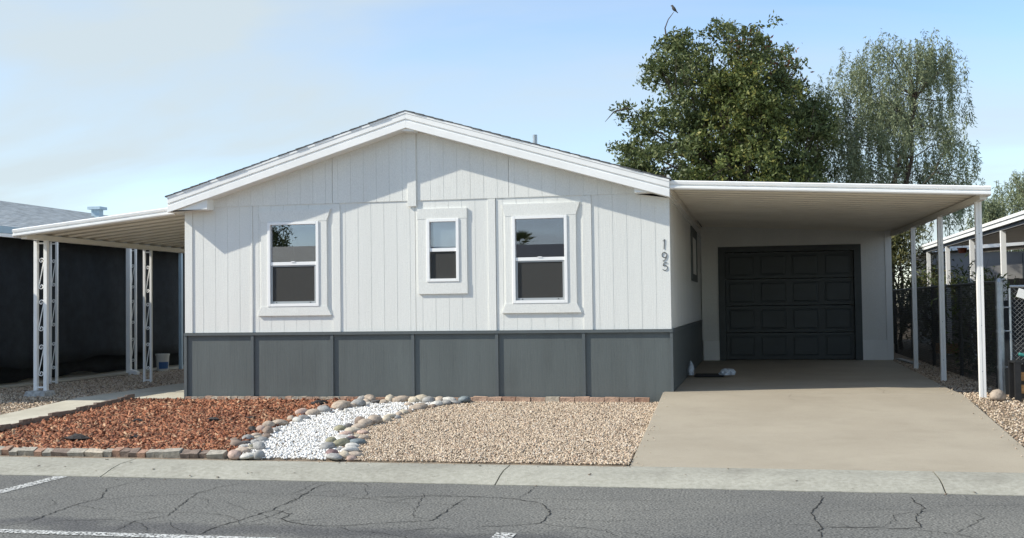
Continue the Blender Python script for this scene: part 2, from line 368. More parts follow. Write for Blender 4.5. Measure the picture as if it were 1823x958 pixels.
kerb = tag(bpy.data.objects.new('kerb', None), kind='structure'); col.objects.link(kerb)
def kerb_mesh(x0, x1, y_road=-5.33, y_back=-4.60, sgn=1):
    prof = [(0, -.40), (0, RZ+.006), (.06, RZ+.018), (.20, -.165), (.36, -.139), (.70, -.126), (.73, -.130), (.73, -.40)]
    b = MB(); n = len(prof); xs_ = np.linspace(x0, x1, max(2, int((x1-x0)/.25)))
    V = []; F = []
    for x in xs_:
        j = random.uniform(-.012, .012)
        for k, (a, z) in enumerate(prof): V.append((x, y_road+sgn*(a+(j if k in (1, 2) else 0)), z))
    for i in range(len(xs_)-1):
        for k in range(n):
            a = i*n+k; c = i*n+(k+1) % n; F.append((a, c, c+n, a+n))
    F.append(tuple(range(n-1, -1, -1))); F.append(tuple((len(xs_)-1)*n+k for k in range(n)))
    return b.add(V, F)
kx = [-60, -10.1, -6.1, -2.1, 1.9, 5.92, 9.85, 13.8, 17.8, 60]
for a, b in zip(kx[:-1], kx[1:]): kerb_mesh(a+.007, b-.007).build('kerb_segment', M['curb'], kerb)
kerb_mesh(-60, 60, -13.97, 0, -1).build('kerb_segment', M['curb'], kerb)

DY = [-4.595, -.3, 9.37, 9.5]; DZ = [-.128, .24, .205, .205]
def drivez(y): return interp(y, DY, DZ)
mb = MB(); V = []; F = []
rowy = [-4.595, -3.6, -2.4, -1.2, -.45, -.306]
rowy2 = [-.012, .8, 3.5, 6.5, 9.45]
def slab(rows, xl, xr):
    V = []; F = []
    for y in rows:
        V += [(xl(y), y, drivez(y)), (xr(y), y, drivez(y)), (xl(y), y, -.3), (xr(y), y, -.3)]
    n = len(rows)
    for i in range(n-1):
        a = 4*i; F += [(a, a+1, a+5, a+4), (a+1, a+3, a+7, a+5), (a+2, a, a+4, a+6)]
    F += [(0, 2, 3, 1), (4*n-4, 4*n-3, 4*n-1, 4*n-2)]
    return V, F
xr = lambda y: interp(y, [-4.6, .8, 9.4], [10.88, 10.86, 11.13])
mb.add(*slab(rowy, lambda y: 7.08, xr)); mb.add(*slab([-.294, -.006], lambda y: 7.08, xr)); mb.add(*slab([-.0055]+rowy2[1:], lambda y: 7.205, xr))
drive = tag(mb.build('driveway', M['concrete'], bevel=.008), kind='structure')

for c_, w_ in (([(8.75, -.32), (8.7, -.6), (8.78, -.85)], .0022), ([(9.9, -.31), (9.97, .3), (9.9, 1.0)], .0016)):
    crack(c_, w_, drivez).build('crack', M['crack_pale'], drive)
mb = MB(); V = []; F = []
wy = [-4.595, -3, -1.5, 0.0, 1.0, 3, 6, 9.2]
for y in wy:
    z = yardz(-1, y)+.02; V += [(-1.78, y, z), (-.82 if y < 0 else -.02, y, z), (-1.78, y, z-.15), (-.82 if y < 0 else -.02, y, z-.15)]
# straight run from the kerb, then the widened pad along the house
V1 = []; F1 = []
def pathslab(rows, x0, x1):
    V = []; F = []
    for y in rows:
        z = yardz(-1, y)+.022; V += [(x0, y, z), (x1, y, z), (x0, y, z-.2), (x1, y, z-.2)]
    n = len(rows)
    for i in range(n-1):
        a = 4*i; F += [(a, a+1, a+5, a+4), (a+1, a+3, a+7, a+5), (a+2, a, a+4, a+6)]
    F += [(0, 2, 3, 1), (4*n-4, 4*n-3, 4*n-1, 4*n-2)]
    return V, F
walk = tag(MB().add(*pathslab([-4.595, -3, -1.5, -.006], -1.78, -.82)).add(*pathslab([.006, 2.2], -1.78, -.03)).add(*pathslab([2.212, 9.2], -1.78, -.03)).build('walkway', M['path'], bevel=.006), kind='structure')

# ------------------------------------------------------------------ scattered ground cover
OCT_V = np.array([(1, 0, 0), (-1, 0, 0), (0, 1, 0), (0, -1, 0), (0, 0, 1), (0, 0, -1)], float)
OCT_F = np.array([(0, 2, 4), (2, 1, 4), (1, 3, 4), (3, 0, 4), (2, 0, 5), (1, 2, 5), (3, 1, 5), (0, 3, 5)])
BOX_V = np.array([(-1, -1, -1), (1, -1, -1), (1, 1, -1), (-1, 1, -1), (-1, -1, 1), (1, -1, 1), (1, 1, 1), (-1, 1, 1)], float)
BOX_F = np.array([(0, 2, 1), (0, 3, 2), (4, 5, 6), (4, 6, 7), (0, 1, 5), (0, 5, 4), (1, 2, 6), (1, 6, 5), (2, 3, 7), (2, 7, 6), (3, 0, 4), (3, 4, 7)])
def rotmats(n, tilt):
    yaw = rng.uniform(0, 2*np.pi, n); a = rng.normal(0, tilt, n); b = rng.normal(0, tilt, n)
    cy, sy, ca, sa, cb, sb = np.cos(yaw), np.sin(yaw), np.cos(a), np.sin(a), np.cos(b), np.sin(b)
    Z = np.zeros(n); O = np.ones(n)
    Rz = np.stack([cy, -sy, Z, sy, cy, Z, Z, Z, O], 1).reshape(n, 3, 3)
    Rx = np.stack([O, Z, Z, Z, ca, -sa, Z, sa, ca], 1).reshape(n, 3, 3)
    Ry = np.stack([cb, Z, sb, Z, O, Z, -sb, Z, cb], 1).reshape(n, 3, 3)
    return Rz @ Rx @ Ry
def scatter(name, label, cat, x0, x1, y0, y1, inside, n, size, aspect, m, zf, lift=.006, base='oct', tilt=.5, jit=.3):
    P = np.stack([rng.uniform(x0, x1, n), rng.uniform(y0, y1, n)], 1)
    P = P[inside(P[:, 0], P[:, 1])]; n = len(P)
    BV, BF = (OCT_V, OCT_F) if base == 'oct' else (BOX_V, BOX_F)
    s = rng.uniform(size[0], size[1], (n, 1))*np.array([aspect])*rng.uniform(.7, 1.3, (n, 3))*.5
    V = BV[None]*s[:, None, :]*(1+rng.uniform(-jit, jit, (n, len(BV), 3)))
    V = np.einsum('nij,nkj->nki', rotmats(n, tilt), V)
    z = zf(P[:, 0], P[:, 1])+lift+rng.uniform(0, .008, n)
    V += np.stack([P[:, 0], P[:, 1], z], 1)[:, None, :]
    F = (BF[None]+(np.arange(n)*len(BV))[:, None, None]).reshape(-1, 3)
    o = np_mesh(name, V.reshape(-1, 3), F, m)
    return tag(o, label, cat, kind='stuff')
LC = ([-4.66, -4.2, -3.8, -3.3, -2.8, -2.2, -1.6, -1.1, -.8, -.2, .1], [3.08, 2.95, 2.75, 2.68, 2.62, 2.6, 2.62, 2.78, 2.88, 2.98, 3.0])
RC = ([-4.66, -4.2, -3.8, -3.3, -2.8, -2.3, -1.8, -1.4, -1.0, -.6, -.2], [4.1, 3.98, 3.85, 3.78, 3.58, 3.6, 3.74, 3.78, 3.84, 3.9, 4.1])
lc = lambda y: np.interp(y, *LC); rc = lambda y: np.interp(y, *RC)
zL = lambda x, y: np.interp(y, PY, PL); zR = lambda x, y: np.interp(y, QY, QL)
F_ = -4.62
scatter('bark_mulch', 'red bark mulch filling the bed left of the white gravel stream', 'mulch', -.76, 3.1, -4.49, -.13, lambda x, y: x < lc(y)-.03, 26000, (.038, .105), (1.0, .26, .14), M['mulch'], zL, .012, 'box', .38)
scatter('white_gravel', 'white marble chips forming a dry stream between river rocks', 'gravel', 2.5, 4.2, F_, -.2, lambda x, y: (x > lc(y)-.02) & (x < rc(y)+.03), 16000, (.02, .045), (1.0, .75, .55), M['white_rock'], zL, .012)
scatter('tan_gravel', 'tan crushed gravel between the rock border and driveway', 'gravel', 3.4, 7.075, F_, -.13, lambda x, y: x > rc(y)-.02, 48000, (.016, .040), (1.0, .75, .55), M['tan_rock'], zL, .006)
scatter('tan_gravel', 'tan gravel left of the concrete walkway', 'gravel', -9.0, -1.79, -4.62, 9.0, lambda x, y: (x > -4.3) | (y < 2.2), 44000, (.020, .052), (1.0, .75, .55), M['tan_rock'], zL, .006)
scatter('tan_gravel', 'tan gravel strip right of the driveway by the carport posts', 'gravel', 10.88, 13.4, -4.62, 9.3, lambda x, y: x > np.interp(y, [-4.6, .8, 9.4], [10.89, 10.87, 11.14]), 24000, (.02, .05), (1.0, .7, .45), M['tan_rock'], zR, .006)
scatter('loose_pebbles', 'loose pebbles strayed along the driveway and kerb edges', 'pebbles', -.5, 11.2, -5.2, 1.5, lambda x, y: ((np.abs(x-7.13) < .07+.05*np.sin(9*y)) & (y < -.2)) | ((np.abs(x-10.83) < .10) & (y < 1.2)) | ((y > -4.66) & (y < -4.50) & (x > 4.4) & (x < 7)) | ((y < -4.58) & (y > -4.75) & (x < 7)), 5200, (.008, .026), (1.0, .75, .5), M['tan_rock'], lambda x, y: np.where((x > 7.08) & (x < 10.87), np.interp(y, DY, DZ), np.where(y < -4.595, -.128, np.interp(y, PY, PL)+.012)), .002)
scatter('dry_leaf_litter', 'dry brown leaf bits lying on the kerb and gutter', 'leaf litter', -1, 11, -5.6, -4.62, lambda x, y: (rng.uniform(0, 1, len(x)) < np.where(x < 3.2, .9, .25)), 110, (.012, .036), (1.0, .5, .06), M['rust'], lambda x, y: np.interp(y, [-5.6, -5.34, -5.27, -5.13, -4.97, -4.63], [-.22, -.216, -.2, -.165, -.139, -.126]), .004, 'box', .25)
# fallen bark clods on the mulch, stray leaves
def clod(seed):
    r = random.Random(seed); b = MB()
    V = []; n = 8
    for k in range(4):
        z = k/3; rad = math.sin(math.pi*(.12+.8*z))
        for i in range(n):
            t = 2*math.pi*i/n; q = rad*r.uniform(.7, 1.25); V.append((math.cos(t)*q, math.sin(t)*q, z*.6+r.uniform(-.1, .1)))
    F = [tuple(range(n-1, -1, -1)), tuple(3*n+i for i in range(n))]
    for k in range(3):
        for i in range(n): F.append((k*n+i, k*n+(i+1) % n, (k+1)*n+(i+1) % n, (k+1)*n+i))
    b.add(V, F); me = bpy.data.meshes.new('bark_clod'); me.from_pydata(b.v, [], b.f); me.materials.append(M['lump']); return me
clods = [clod(i) for i in range(4)]
for i, (x, y, s, where) in enumerate([(.62, -3.75, .13, 'near the front left corner of the red mulch'), (1.25, -3.55, .07, 'beside the front edging bricks in the red mulch'), (1.55, -2.2, .09, 'in the middle of the red mulch bed'), (2.35, -.62, .11, 'in the red mulch close to the skirt wall'), (2.42, -2.95, .10, 'in the red mulch beside the left rock border'), (1.95, -1.95, .06, 'right of centre in the red mulch bed'), (.55, -2.3, .07, 'in the red mulch near the walkway edging')]):
    o = inst('bark_clod', clods[i % 4], None, (x, y, yardz(x, y)+.012), (0, 0, i*1.3), (s*1.25, s*.75, s*1.0)); tag(o, 'dark bark clod lying '+where, 'bark', 'dark bark clods on the mulch')

# ------------------------------------------------------------------ river rocks
LB = [(2.98, -4.6, 0.121, 0.093, 'pink'), (3.13, -4.6, 0.139, 0.065, 'lt'), (3.26, -4.6, 0.101, 0.083, 'gray'), (2.95, -4.33, 0.143, 0.067, 'tan'), (2.96, -4.16, 0.087, 0.048, 'beige'), (3.06, -4.14, 0.106, 0.106, 'gray'), (2.72, -3.96, 0.138, 0.089, 'brown'), (2.83, -4.06, 0.097, 0.049, 'lt'), (2.89, -3.98, 0.078, 0.039, 'olive'), (2.75, -3.79, 0.1, 0.05, 'dk'), (2.55, -3.65, 0.111, 0.061, 'brown'), (2.62, -3.52, 0.112, 0.071, 'gray'), (2.82, -3.75, 0.1, 0.05, 'gray'), (2.84, -3.6, 0.101, 0.06, 'gray'), (2.69, -3.43, 0.092, 0.046, 'beige'), (2.62, -3.26, 0.124, 0.052, 'tan'), (2.78, -3.34, 0.092, 0.062, 'brown'), (2.69, -3.1, 0.125, 0.094, 'brown'), (2.53, -2.96, 0.106, 0.085, 'pink'), (2.5, -2.63, 0.13, 0.097, 'tan'), (2.71, -2.93, 0.095, 0.063, 'gray'), (2.56, -2.42, 0.153, 0.088, 'tan'), (2.64, -2.7, 0.086, 0.032, 'gray'), (2.55, -2.08, 0.101, 0.078, 'tan'), (2.68, -2.18, 0.111, 0.078, 'lt'), (2.67, -1.93, 0.101, 0.068, 'gray'), (2.47, -1.57, 0.15, 0.104, 'pink'), (2.62, -1.54, 0.162, 0.081, 'tan'), (2.69, -1.29, 0.152, 0.094, 'gray'), (2.49, -0.79, 0.073, 0.048, 'pink'), (2.72, -1.12, 0.071, 0.047, 'gray'), (2.77, -0.93, 0.191, 0.119, 'tan'), (2.87, -1.16, 0.082, 0.047, 'dk'), (2.79, -0.67, 0.097, 0.073, 'tan'), (2.96, -1.19, 0.07, 0.047, 'lt'), (2.93, -0.84, 0.084, 0.072, 'tan'), (2.97, -0.71, 0.156, 0.12, 'gray'), (2.96, -0.4, 0.11, 0.074, 'tan'), (2.84, -0.22, 0.128, 0.089, 'gray'), (2.95, -0.22, 0.14, 0.115, 'tan'), (3.06, -0.32, 0.173, 0.05, 'dk'), (3.03, -0.5, 0.098, 0.049, 'lt'), (3.25, -0.22, 0.112, 0.1, 'beige'), (3.2, -0.38, 0.111, 0.062, 'tan'), (3.43, -0.22, 0.186, 0.099, 'tan'), (3.62, -0.3, 0.11, 0.098, 'beige'), (3.70, -0.20, 0.172, 0.111, 'beige'), (3.83, -0.27, 0.148, 0.086, 'gray'), (3.97, -0.22, 0.123, 0.086, 'tan'), (4.1, -0.22, 0.16, 0.086, 'lt'), (4.33, -0.22, 0.17, 0.097, 'slate')]
RB = [(4.08, -4.58, 0.152, 0.067, 'gray'), (4.26, -4.58, 0.08, 0.053, 'pink'), (4.15, -4.5, 0.108, 0.072, 'beige'), (3.96, -4.35, 0.111, 0.064, 'maroon'), (3.96, -4.1, 0.075, 0.047, 'gray'), (4.1, -4.2, 0.167, 0.074, 'lt'), (4.21, -4.38, 0.118, 0.055, 'tan'), (3.78, -4.02, 0.133, 0.076, 'gray'), (3.7, -3.67, 0.098, 0.078, 'olive'), (3.86, -3.84, 0.144, 0.096, 'olive'), (4.01, -3.89, 0.162, 0.052, 'lt'), (3.97, -3.65, 0.145, 0.068, 'slate'), (3.87, -3.63, 0.078, 0.068, 'dk'), (3.82, -3.39, 0.089, 0.05, 'maroon'), (3.71, -3.32, 0.16, 0.04, 'lt'), (3.86, -3.28, 0.1, 0.05, 'beige'), (3.95, -3.34, 0.089, 0.06, 'tan'), (3.65, -3.1, 0.122, 0.051, 'pink'), (3.67, -2.87, 0.155, 0.062, 'beige'), (3.81, -2.96, 0.123, 0.051, 'pink'), (3.45, -2.75, 0.126, 0.073, 'olive'), (3.5, -2.55, 0.095, 0.064, 'dk'), (3.63, -2.6, 0.148, 0.063, 'tan'), (3.55, -2.29, 0.119, 0.097, 'brown'), (3.66, -2.4, 0.151, 0.097, 'tan'), (4.12, -0.44, 0.108, 0.072, 'gray'), (4.25, -0.36, 0.133, 0.06, 'gray'), (4.04, -0.58, 0.131, 0.071, 'lt'), (4.03, -0.73, 0.082, 0.047, 'brown'), (3.9, -0.83, 0.153, 0.082, 'tan'), (3.85, -0.97, 0.128, 0.07, 'tan'), (3.64, -0.6, 0.096, 0.06, 'tan'), (3.8, -1.34, 0.102, 0.057, 'beige'), (3.79, -1.5, 0.09, 0.056, 'tan'), (3.74, -1.76, 0.122, 0.067, 'beige'), (3.84, -1.19, 0.08, 0.046, 'brown'), (3.71, -2.19, 0.14, 0.119, 'tan'), (3.79, -2.01, 0.109, 0.065, 'beige'), (3.86, -1.77, 0.077, 0.044, 'gray')]
RCOL = dict(pink=(.40, .29, .24), lt=(.50, .48, .44), gray=(.27, .265, .255), tan=(.38, .31, .245), beige=(.46, .40, .31), brown=(.22, .165, .13), olive=(.24, .225, .15), dk=(.09, .085, .085), maroon=(.20, .125, .12), slate=(.155, .185, .20))
import bmesh
rock_me = {}
def rock_mesh(seed, c):
    if (seed, c) in rock_me: return rock_me[(seed, c)]
    r = np.random.default_rng(seed); bm = bmesh.new(); bmesh.ops.create_icosphere(bm, subdivisions=2, radius=1)
    ph = r.uniform(0, 6, 6)
    for v in bm.verts:
        p = v.co; k = 1+.10*math.sin(2.3*p.x+ph[0])+.08*math.sin(3.1*p.y+ph[1])+.07*math.sin(2.7*p.z+ph[2])+.04*math.sin(5*p.x+4*p.y+ph[3])
        v.co = p*k
        if v.co.z < -.45: v.co.z = -.45
    me = bpy.data.meshes.new('rock'); bm.to_mesh(me); bm.free(); me.shade_smooth()
    me.materials.append(RM[c]); rock_me[(seed, c)] = me; return me
RM = {k: mat('river_rock_'+k, v, .75, .28, 14, .35, 40, detail=6) for k, v in RCOL.items()}
for lst, lab in ((LB, 'border of rounded river rocks between red mulch and white gravel'), (RB, 'border of rounded river rocks between white gravel and tan gravel')):
    t = thing('rock_border', (lst[0][0], lst[0][1], yardz(0, lst[0][1])), lab, 'rock border')
    for i, (x, y, wd, h, c) in enumerate(lst):
        wd *= 1.28; h *= 1.15
        inst('rock', rock_mesh(i % 5, c), t, (x, min(y, -.19), yardz(x, y)+h*.30), (random.uniform(-.15, .15), random.uniform(-.15, .15), random.uniform(0, 6)), (wd*.56, wd*random.uniform(.40, .52), h*.58))

# ------------------------------------------------------------------ brick edging
def brick_mesh(l, d, h, m, j=.004, seed=0):
    r = random.Random(seed); b = MB().box(-l/2, l/2, -d/2, d/2, 0, h)
    b.v = [(x+r.uniform(-j, j), y+r.uniform(-j, j), z+r.uniform(-j, j)) for x, y, z in b.v]
    me = bpy.data.meshes.new('brick'); me.from_pydata(b.v, [], b.f); me.materials.append(m); return me
BMC = None
BM = {k: mat('brick_'+k, c, .85, .25, 16, .5, 70, detail=6) for k, c in dict(red=(.33, .20, .14), salmon=(.46, .31, .225), brown=(.20, .15, .12), buff=(.44, .38, .30), grey=(.33, .30, .25)).items()}
t = thing('brick_edging', (3, -.09, .09), 'row of red bricks along the foot of the gray skirt wall', 'edging')
x = .06; i = 0
while x < 6.86:
    l = .105 if x < 2.75 else .205
    c = random.choice(('red', 'salmon', 'salmon', 'buff', 'salmon')) if x > 3 else random.choice(('buff', 'grey', 'salmon', 'red', 'buff'))
    inst('brick', brick_mesh(l-.008, .10, .075, BM[c], .004, i % 6), t, (x+l/2, -.10+random.uniform(-.006, .006), yardz(0, -.1)-.012+(.010 if x > 4.3 else 0)+random.uniform(-.006, .006)), (random.uniform(-.03, .03), random.uniform(-.02, .02), random.uniform(-.03, .03)))
    x += l; i += 1
t = thing('brick_edging', (1.4, -4.55, -.12), 'uneven row of tilted bricks along the kerb below the mulch', 'edging')
x = -.74; i = 0
lens = [.2, .2, .2, .2, .2, .1, .1, .1, .1, .1, .1, .2, .2, .22, .1, .1, .1, .1, .1, .1, .1, .2, .1, .1, .1, .2, .1, .1, .1, .1, .1]
for i, l in enumerate(lens):
    if x > 2.88: break
    c = random.choice(('brown', 'grey', 'grey', 'red', 'brown')) if l < .15 else random.choice(('grey', 'brown', 'grey'))
    if abs(i-13) < 1: c = 'buff'
    inst('brick', brick_mesh(l-.008, .10, .085, BM[c], .005, i % 6), t, (x+l/2, -4.545+random.uniform(-.012, .012), yardz(0, -4.55)-.02+random.uniform(-.01, .014)), (.30+random.uniform(-.1, .1), random.uniform(-.06, .06), random.uniform(-.06, .06)))
    x += l
t = thing('brick_edging', (-.79, -2.3, 0), 'line of dark brown bricks between the walkway and mulch', 'edging')
y = -4.45; i = 0
while y < -.1:
    inst('brick', brick_mesh(.2, .05, .10, BM['brown'], .005, i % 6), t, (-.795+random.uniform(-.01, .01), y+.1, yardz(0, y)-.012+random.uniform(-.012, .016)), (random.uniform(-.03, .03), random.uniform(-.04, .04), math.pi/2+random.uniform(-.03, .03)))
    y += .208; i += 1

# ------------------------------------------------------------------ main home
W = 7.19; YB = 9.37; ZS = 1.09; ZM = 2.965; RX = 3.53; SL = .298; OV = .25
rake_bot = lambda x: 3.965-SL*abs(x-RX)
home = thing('mobile_home', (3.6, 0, .09), 'white sided mobile home with gray skirting and low gable roof', 'house')
GR = .195
def siding(x0, x1, z0, ztop, yf, holes=(), first=0.0, depth=.0035, gw=.007, thick=.03):
    # vertically grooved panel; holes = (xa, xb, za, zb)
    cuts = {x0, x1}
    g = x0+first
    grooves = []
    while g < x1-.03:
        if g > x0+.03: grooves.append(g); cuts |= {g-gw/2, g+gw/2}
        g += GR
    for h in holes: cuts |= {max(x0, min(x1, h[0])), max(x0, min(x1, h[1]))}
    for q in ((RX,) if x0 < RX < x1 else ()): cuts.add(q)
    cs = sorted(cuts); b = MB(); ing = lambda m: any(abs(m-g) < gw/2 for g in grooves)
    ZT = ztop if callable(ztop) else (lambda x: ztop)
    prev = None
    for a, c in zip(cs[:-1], cs[1:]):
        m = (a+c)/2; y = yf+(depth if ing(m) else 0)
        iv = [(None, None)]
        seg = [(z0, z0, ZT(a), ZT(c))]
        for h in holes:
            if h[0]-1e-6 < m < h[1]+1e-6:
                seg = [(z0, z0, h[2], h[2]), (h[3], h[3], ZT(a), ZT(c))]
        for (za, zc, ta, tc_) in seg:
            b.add([(a, y, za), (c, y, zc), (c, y, tc_), (a, y, ta)], [(0, 1, 2, 3)])
            if ing(m):
                b.add([(a, yf, za), (a, y, za), (a, y, ta), (a, yf, ta)], [(0, 1, 2, 3)]); b.add([(c, y, zc), (c, yf, zc), (c, yf, tc_), (c, y, tc_)], [(0, 1, 2, 3)])
    # edges
    b.add([(x0, yf, z0), (x0, yf+thick, z0), (x0, yf+thick, ZT(x0)), (x0, yf, ZT(x0))], [(3, 2, 1, 0)])
    b.add([(x1, yf, z0), (x1, yf+thick, z0), (x1, yf+thick, ZT(x1)), (x1, yf, ZT(x1))], [(0, 1, 2, 3)])
    b.add([(x0, yf, z0), (x1, yf, z0), (x1, yf+thick, z0), (x0, yf+thick, z0)], [(0, 3, 2, 1)])
    return b
WIN = [(1.34, 2.11, 1.475, 2.69), (3.765, 4.215, 1.80, 2.67), (5.01, 5.765, 1.475, 2.675)]
lower = [(.0, 1.075), (1.081, 2.42), (2.426, 3.575), (3.581, 4.755), (4.761, 6.11), (6.116, W)]
for a, b in lower:
    siding(a, b, ZS, ZM, 0, [h for h in WIN if h[1] > a and h[0] < b], first=.10).build('siding_panel', M['siding'], home)
for a, b in [(.0, 2.33), (2.336, 3.53), (3.534, 4.95), (4.955, W)]:
    siding(a, b, ZM-.012, lambda x: rake_bot(x)+.05, -.011, (), first=.085, thick=.011).build('gable_panel', M['siding'], home)
for a, b, z0, z1 in [(.0, .12, ZS, 2.935), (2.335, 2.445, ZS, ZM-.02), (4.65, 4.755, ZS, ZM-.02), (5.995, 6.115, ZS, ZM-.02), (1.062, 1.082, ZS, ZM-.02)]:
    MB().box(a, b, -.014, -.002, z0, z1).build('batten', M['siding'], home)
MB().box(3.475, 3.605, -.032, -.0115, 2.87, 3.945).build('ridge_trim_board', M['siding'], home, bevel=.003)
MB().prism_y([(3.44, 3.935), (3.64, 3.915), (3.66, 3.945), (RX, 3.985), (3.42, 3.955)], -.24, -.033).build('ridge_beam_end', M['trim'], home)
# side walls
MB().box(W-.03, W, .03, YB, ZS, 3.2).build('wall_core', M['siding'], home)
def siding_side(xf, y0, y1, z0, z1, sgn, hole=None):
    b = siding(y0, y1, z0, z1, 0, [hole] if hole else [], first=.1)
    b.v = [(xf-sgn*yy, xx, zz) for xx, yy, zz in b.v]; return b
siding_side(W+.002, .004, YB, ZS, 3.18, 1).build('siding_panel', M['siding'], home)
MB().box(-.002, .03, .004, 16, ZS, 2.96).build('siding_panel', M['siding'], home)
MB().box(0, W, 15.97, 16, .1, 3.0).build('rear_wall', M['siding'], home)
MB().box(W-.02, W+.002, YB, 16, .1, 3.0).build('rear_wall', M['siding'], home)
# skirt
sx = [.0, 1.075, 2.31, 3.53, 4.755, 5.985, W]
for a, b in zip(sx[:-1], sx[1:]):
    siding(a, b, .07, ZS-.004, .004, (), first=.0 if True else 0, depth=.0005).build('skirt_panel', M['gray'], home)
for a in sx[1:-1]: MB().box(a-.022, a+.022, -.022, .003, .085, ZS-.045).build('skirt_batten', M['gray_trim'], home)
MB().box(-.015, .03, -.022, .003, .085, ZS-.045).build('skirt_batten', M['gray_trim'], home)
MB().box(W-.02, W+.018, -.022, .003, .085, ZS-.045).build('skirt_batten', M['gray_trim'], home)
MB().box(-.015, W+.018, -.03, .003, ZS-.043, ZS-.003).build('skirt_rail', M['gray_trim'], home)
MB().box(.012, .10, -.07, -.023, .10, .145).build('outlet_box', M['gray_trim'], home)
siding_side(W+.012, .006, YB-.002, .1, ZS-.004, 1).build('skirt_panel', M['gray'], home)
MB().box(W+.013, W+.03, .02, YB-.02, ZS-.05, ZS-.006).build('skirt_rail', M['gray_trim'], home)
MB().box(-.004, .02, .006, 16, .07, ZS-.004).build('skirt_panel', M['gray'], home)
MB().box(W+.0135, W+.022, YB-.06, YB-.02, .21, ZS-.05).build('skirt_batten', M['gray_trim'], home)
# roof
def roof_piece(b, xa, xb, y0, y1, off0, off1):
    za, zb = 3.965-SL*abs(xa-RX), 3.965-SL*abs(xb-RX)
    return b.hexa([(xa, y0, za+off0), (xb, y0, zb+off0), (xb, y1, zb+off0), (xa, y1, za+off0)], [(xa, y0, za+off1), (xb, y0, zb+off1), (xb, y1, zb+off1), (xa, y1, za+off1)])
XL, XRr = -.145, 7.215
b = MB(); roof_piece(b, XL, RX, -OV+.02, 16.2, .005, .235); roof_piece(b, RX, XRr, -OV+.02, 16.2, .005, .235)
b.build('roof_deck', M['trim'], home)
# shingle courses, one board-like course after another up each slope, laid as separate strips
def shingles(side):
    b = MB(); xe = XL-.03 if side < 0 else XRr+.03; n = 27
    for k in range(n):
        t0, t1 = k/n, (k+1)/n
        xa = xe+(RX-xe)*t0; xb = xe+(RX-xe)*(t1)+(.02 if side < 0 else -.02)*(k < n-1)
        lo_, hi_ = (xa, xb) if side < 0 else (xb, xa)
        za, zb = (3.965-SL*abs(lo_-RX)), (3.965-SL*abs(hi_-RX))
        ta, tb = (.238, .230) if side < 0 else (.230, .238)
        jy = -OV-.035+random.uniform(-.008, .008)
        b.hexa([(lo_, jy, za+.236), (hi_, jy, zb+.236), (hi_, 16.25, zb+.236), (lo_, 16.25, za+.236)], [(lo_, jy, za+.018+ta), (hi_, jy, zb+.018+tb), (hi_, 16.25, zb+.018+tb), (lo_, 16.25, za+.018+ta)])
    return b
for s in (-1, 1): shingles(s).build('shingle_slope', M['shingle'], home)
# rake fascias: drip edge, upper board, lower board
for xa, xb in ((XL, RX), (RX, XRr)):
    b = MB(); roof_piece(b, xa, xb, -OV-.028, -OV+.02, .205, .234); d0 = b.build('drip_edge', M['metal_white'], home)
    b = MB(); roof_piece(b, xa, xb, -OV-.022, -OV+.02, .128, .2045); b.build('rake_fascia', M['metal_white'], home, bevel=.004)
    b = MB(); roof_piece(b, xa, xb, -OV-.006, -OV+.02, .102, .128); b.build('rake_fascia', M['metal_white'], home)
    b = MB(); roof_piece(b, xa, xb, -OV-.018, -OV+.02, .0, .1015); b.build('rake_fascia', M['metal_white'], home, bevel=.004)
# cornice returns
zf = lambda x: 3.965-SL*abs(x-RX)
MB().prism_y([(XL+.02, 2.905), (.47, 2.905), (.47, zf(.47)+.004), (XL+.02, zf(XL+.02)+.004)], -OV+.021, -.0005).build('cornice_return', M['trim'], home)
MB().prism_y([(6.74, 2.945), (XRr-.02, 2.945), (XRr-.02, zf(XRr-.02)+.004), (6.74, zf(6.74)+.004)], -OV+.021, -.0005).build('cornice_return', M['trim'], home)
MB().tube([(4.55, 4.2, 3.75), (4.55, 4.2, 4.47)], .042, 12).build('vent_pipe', M['steel'], home)

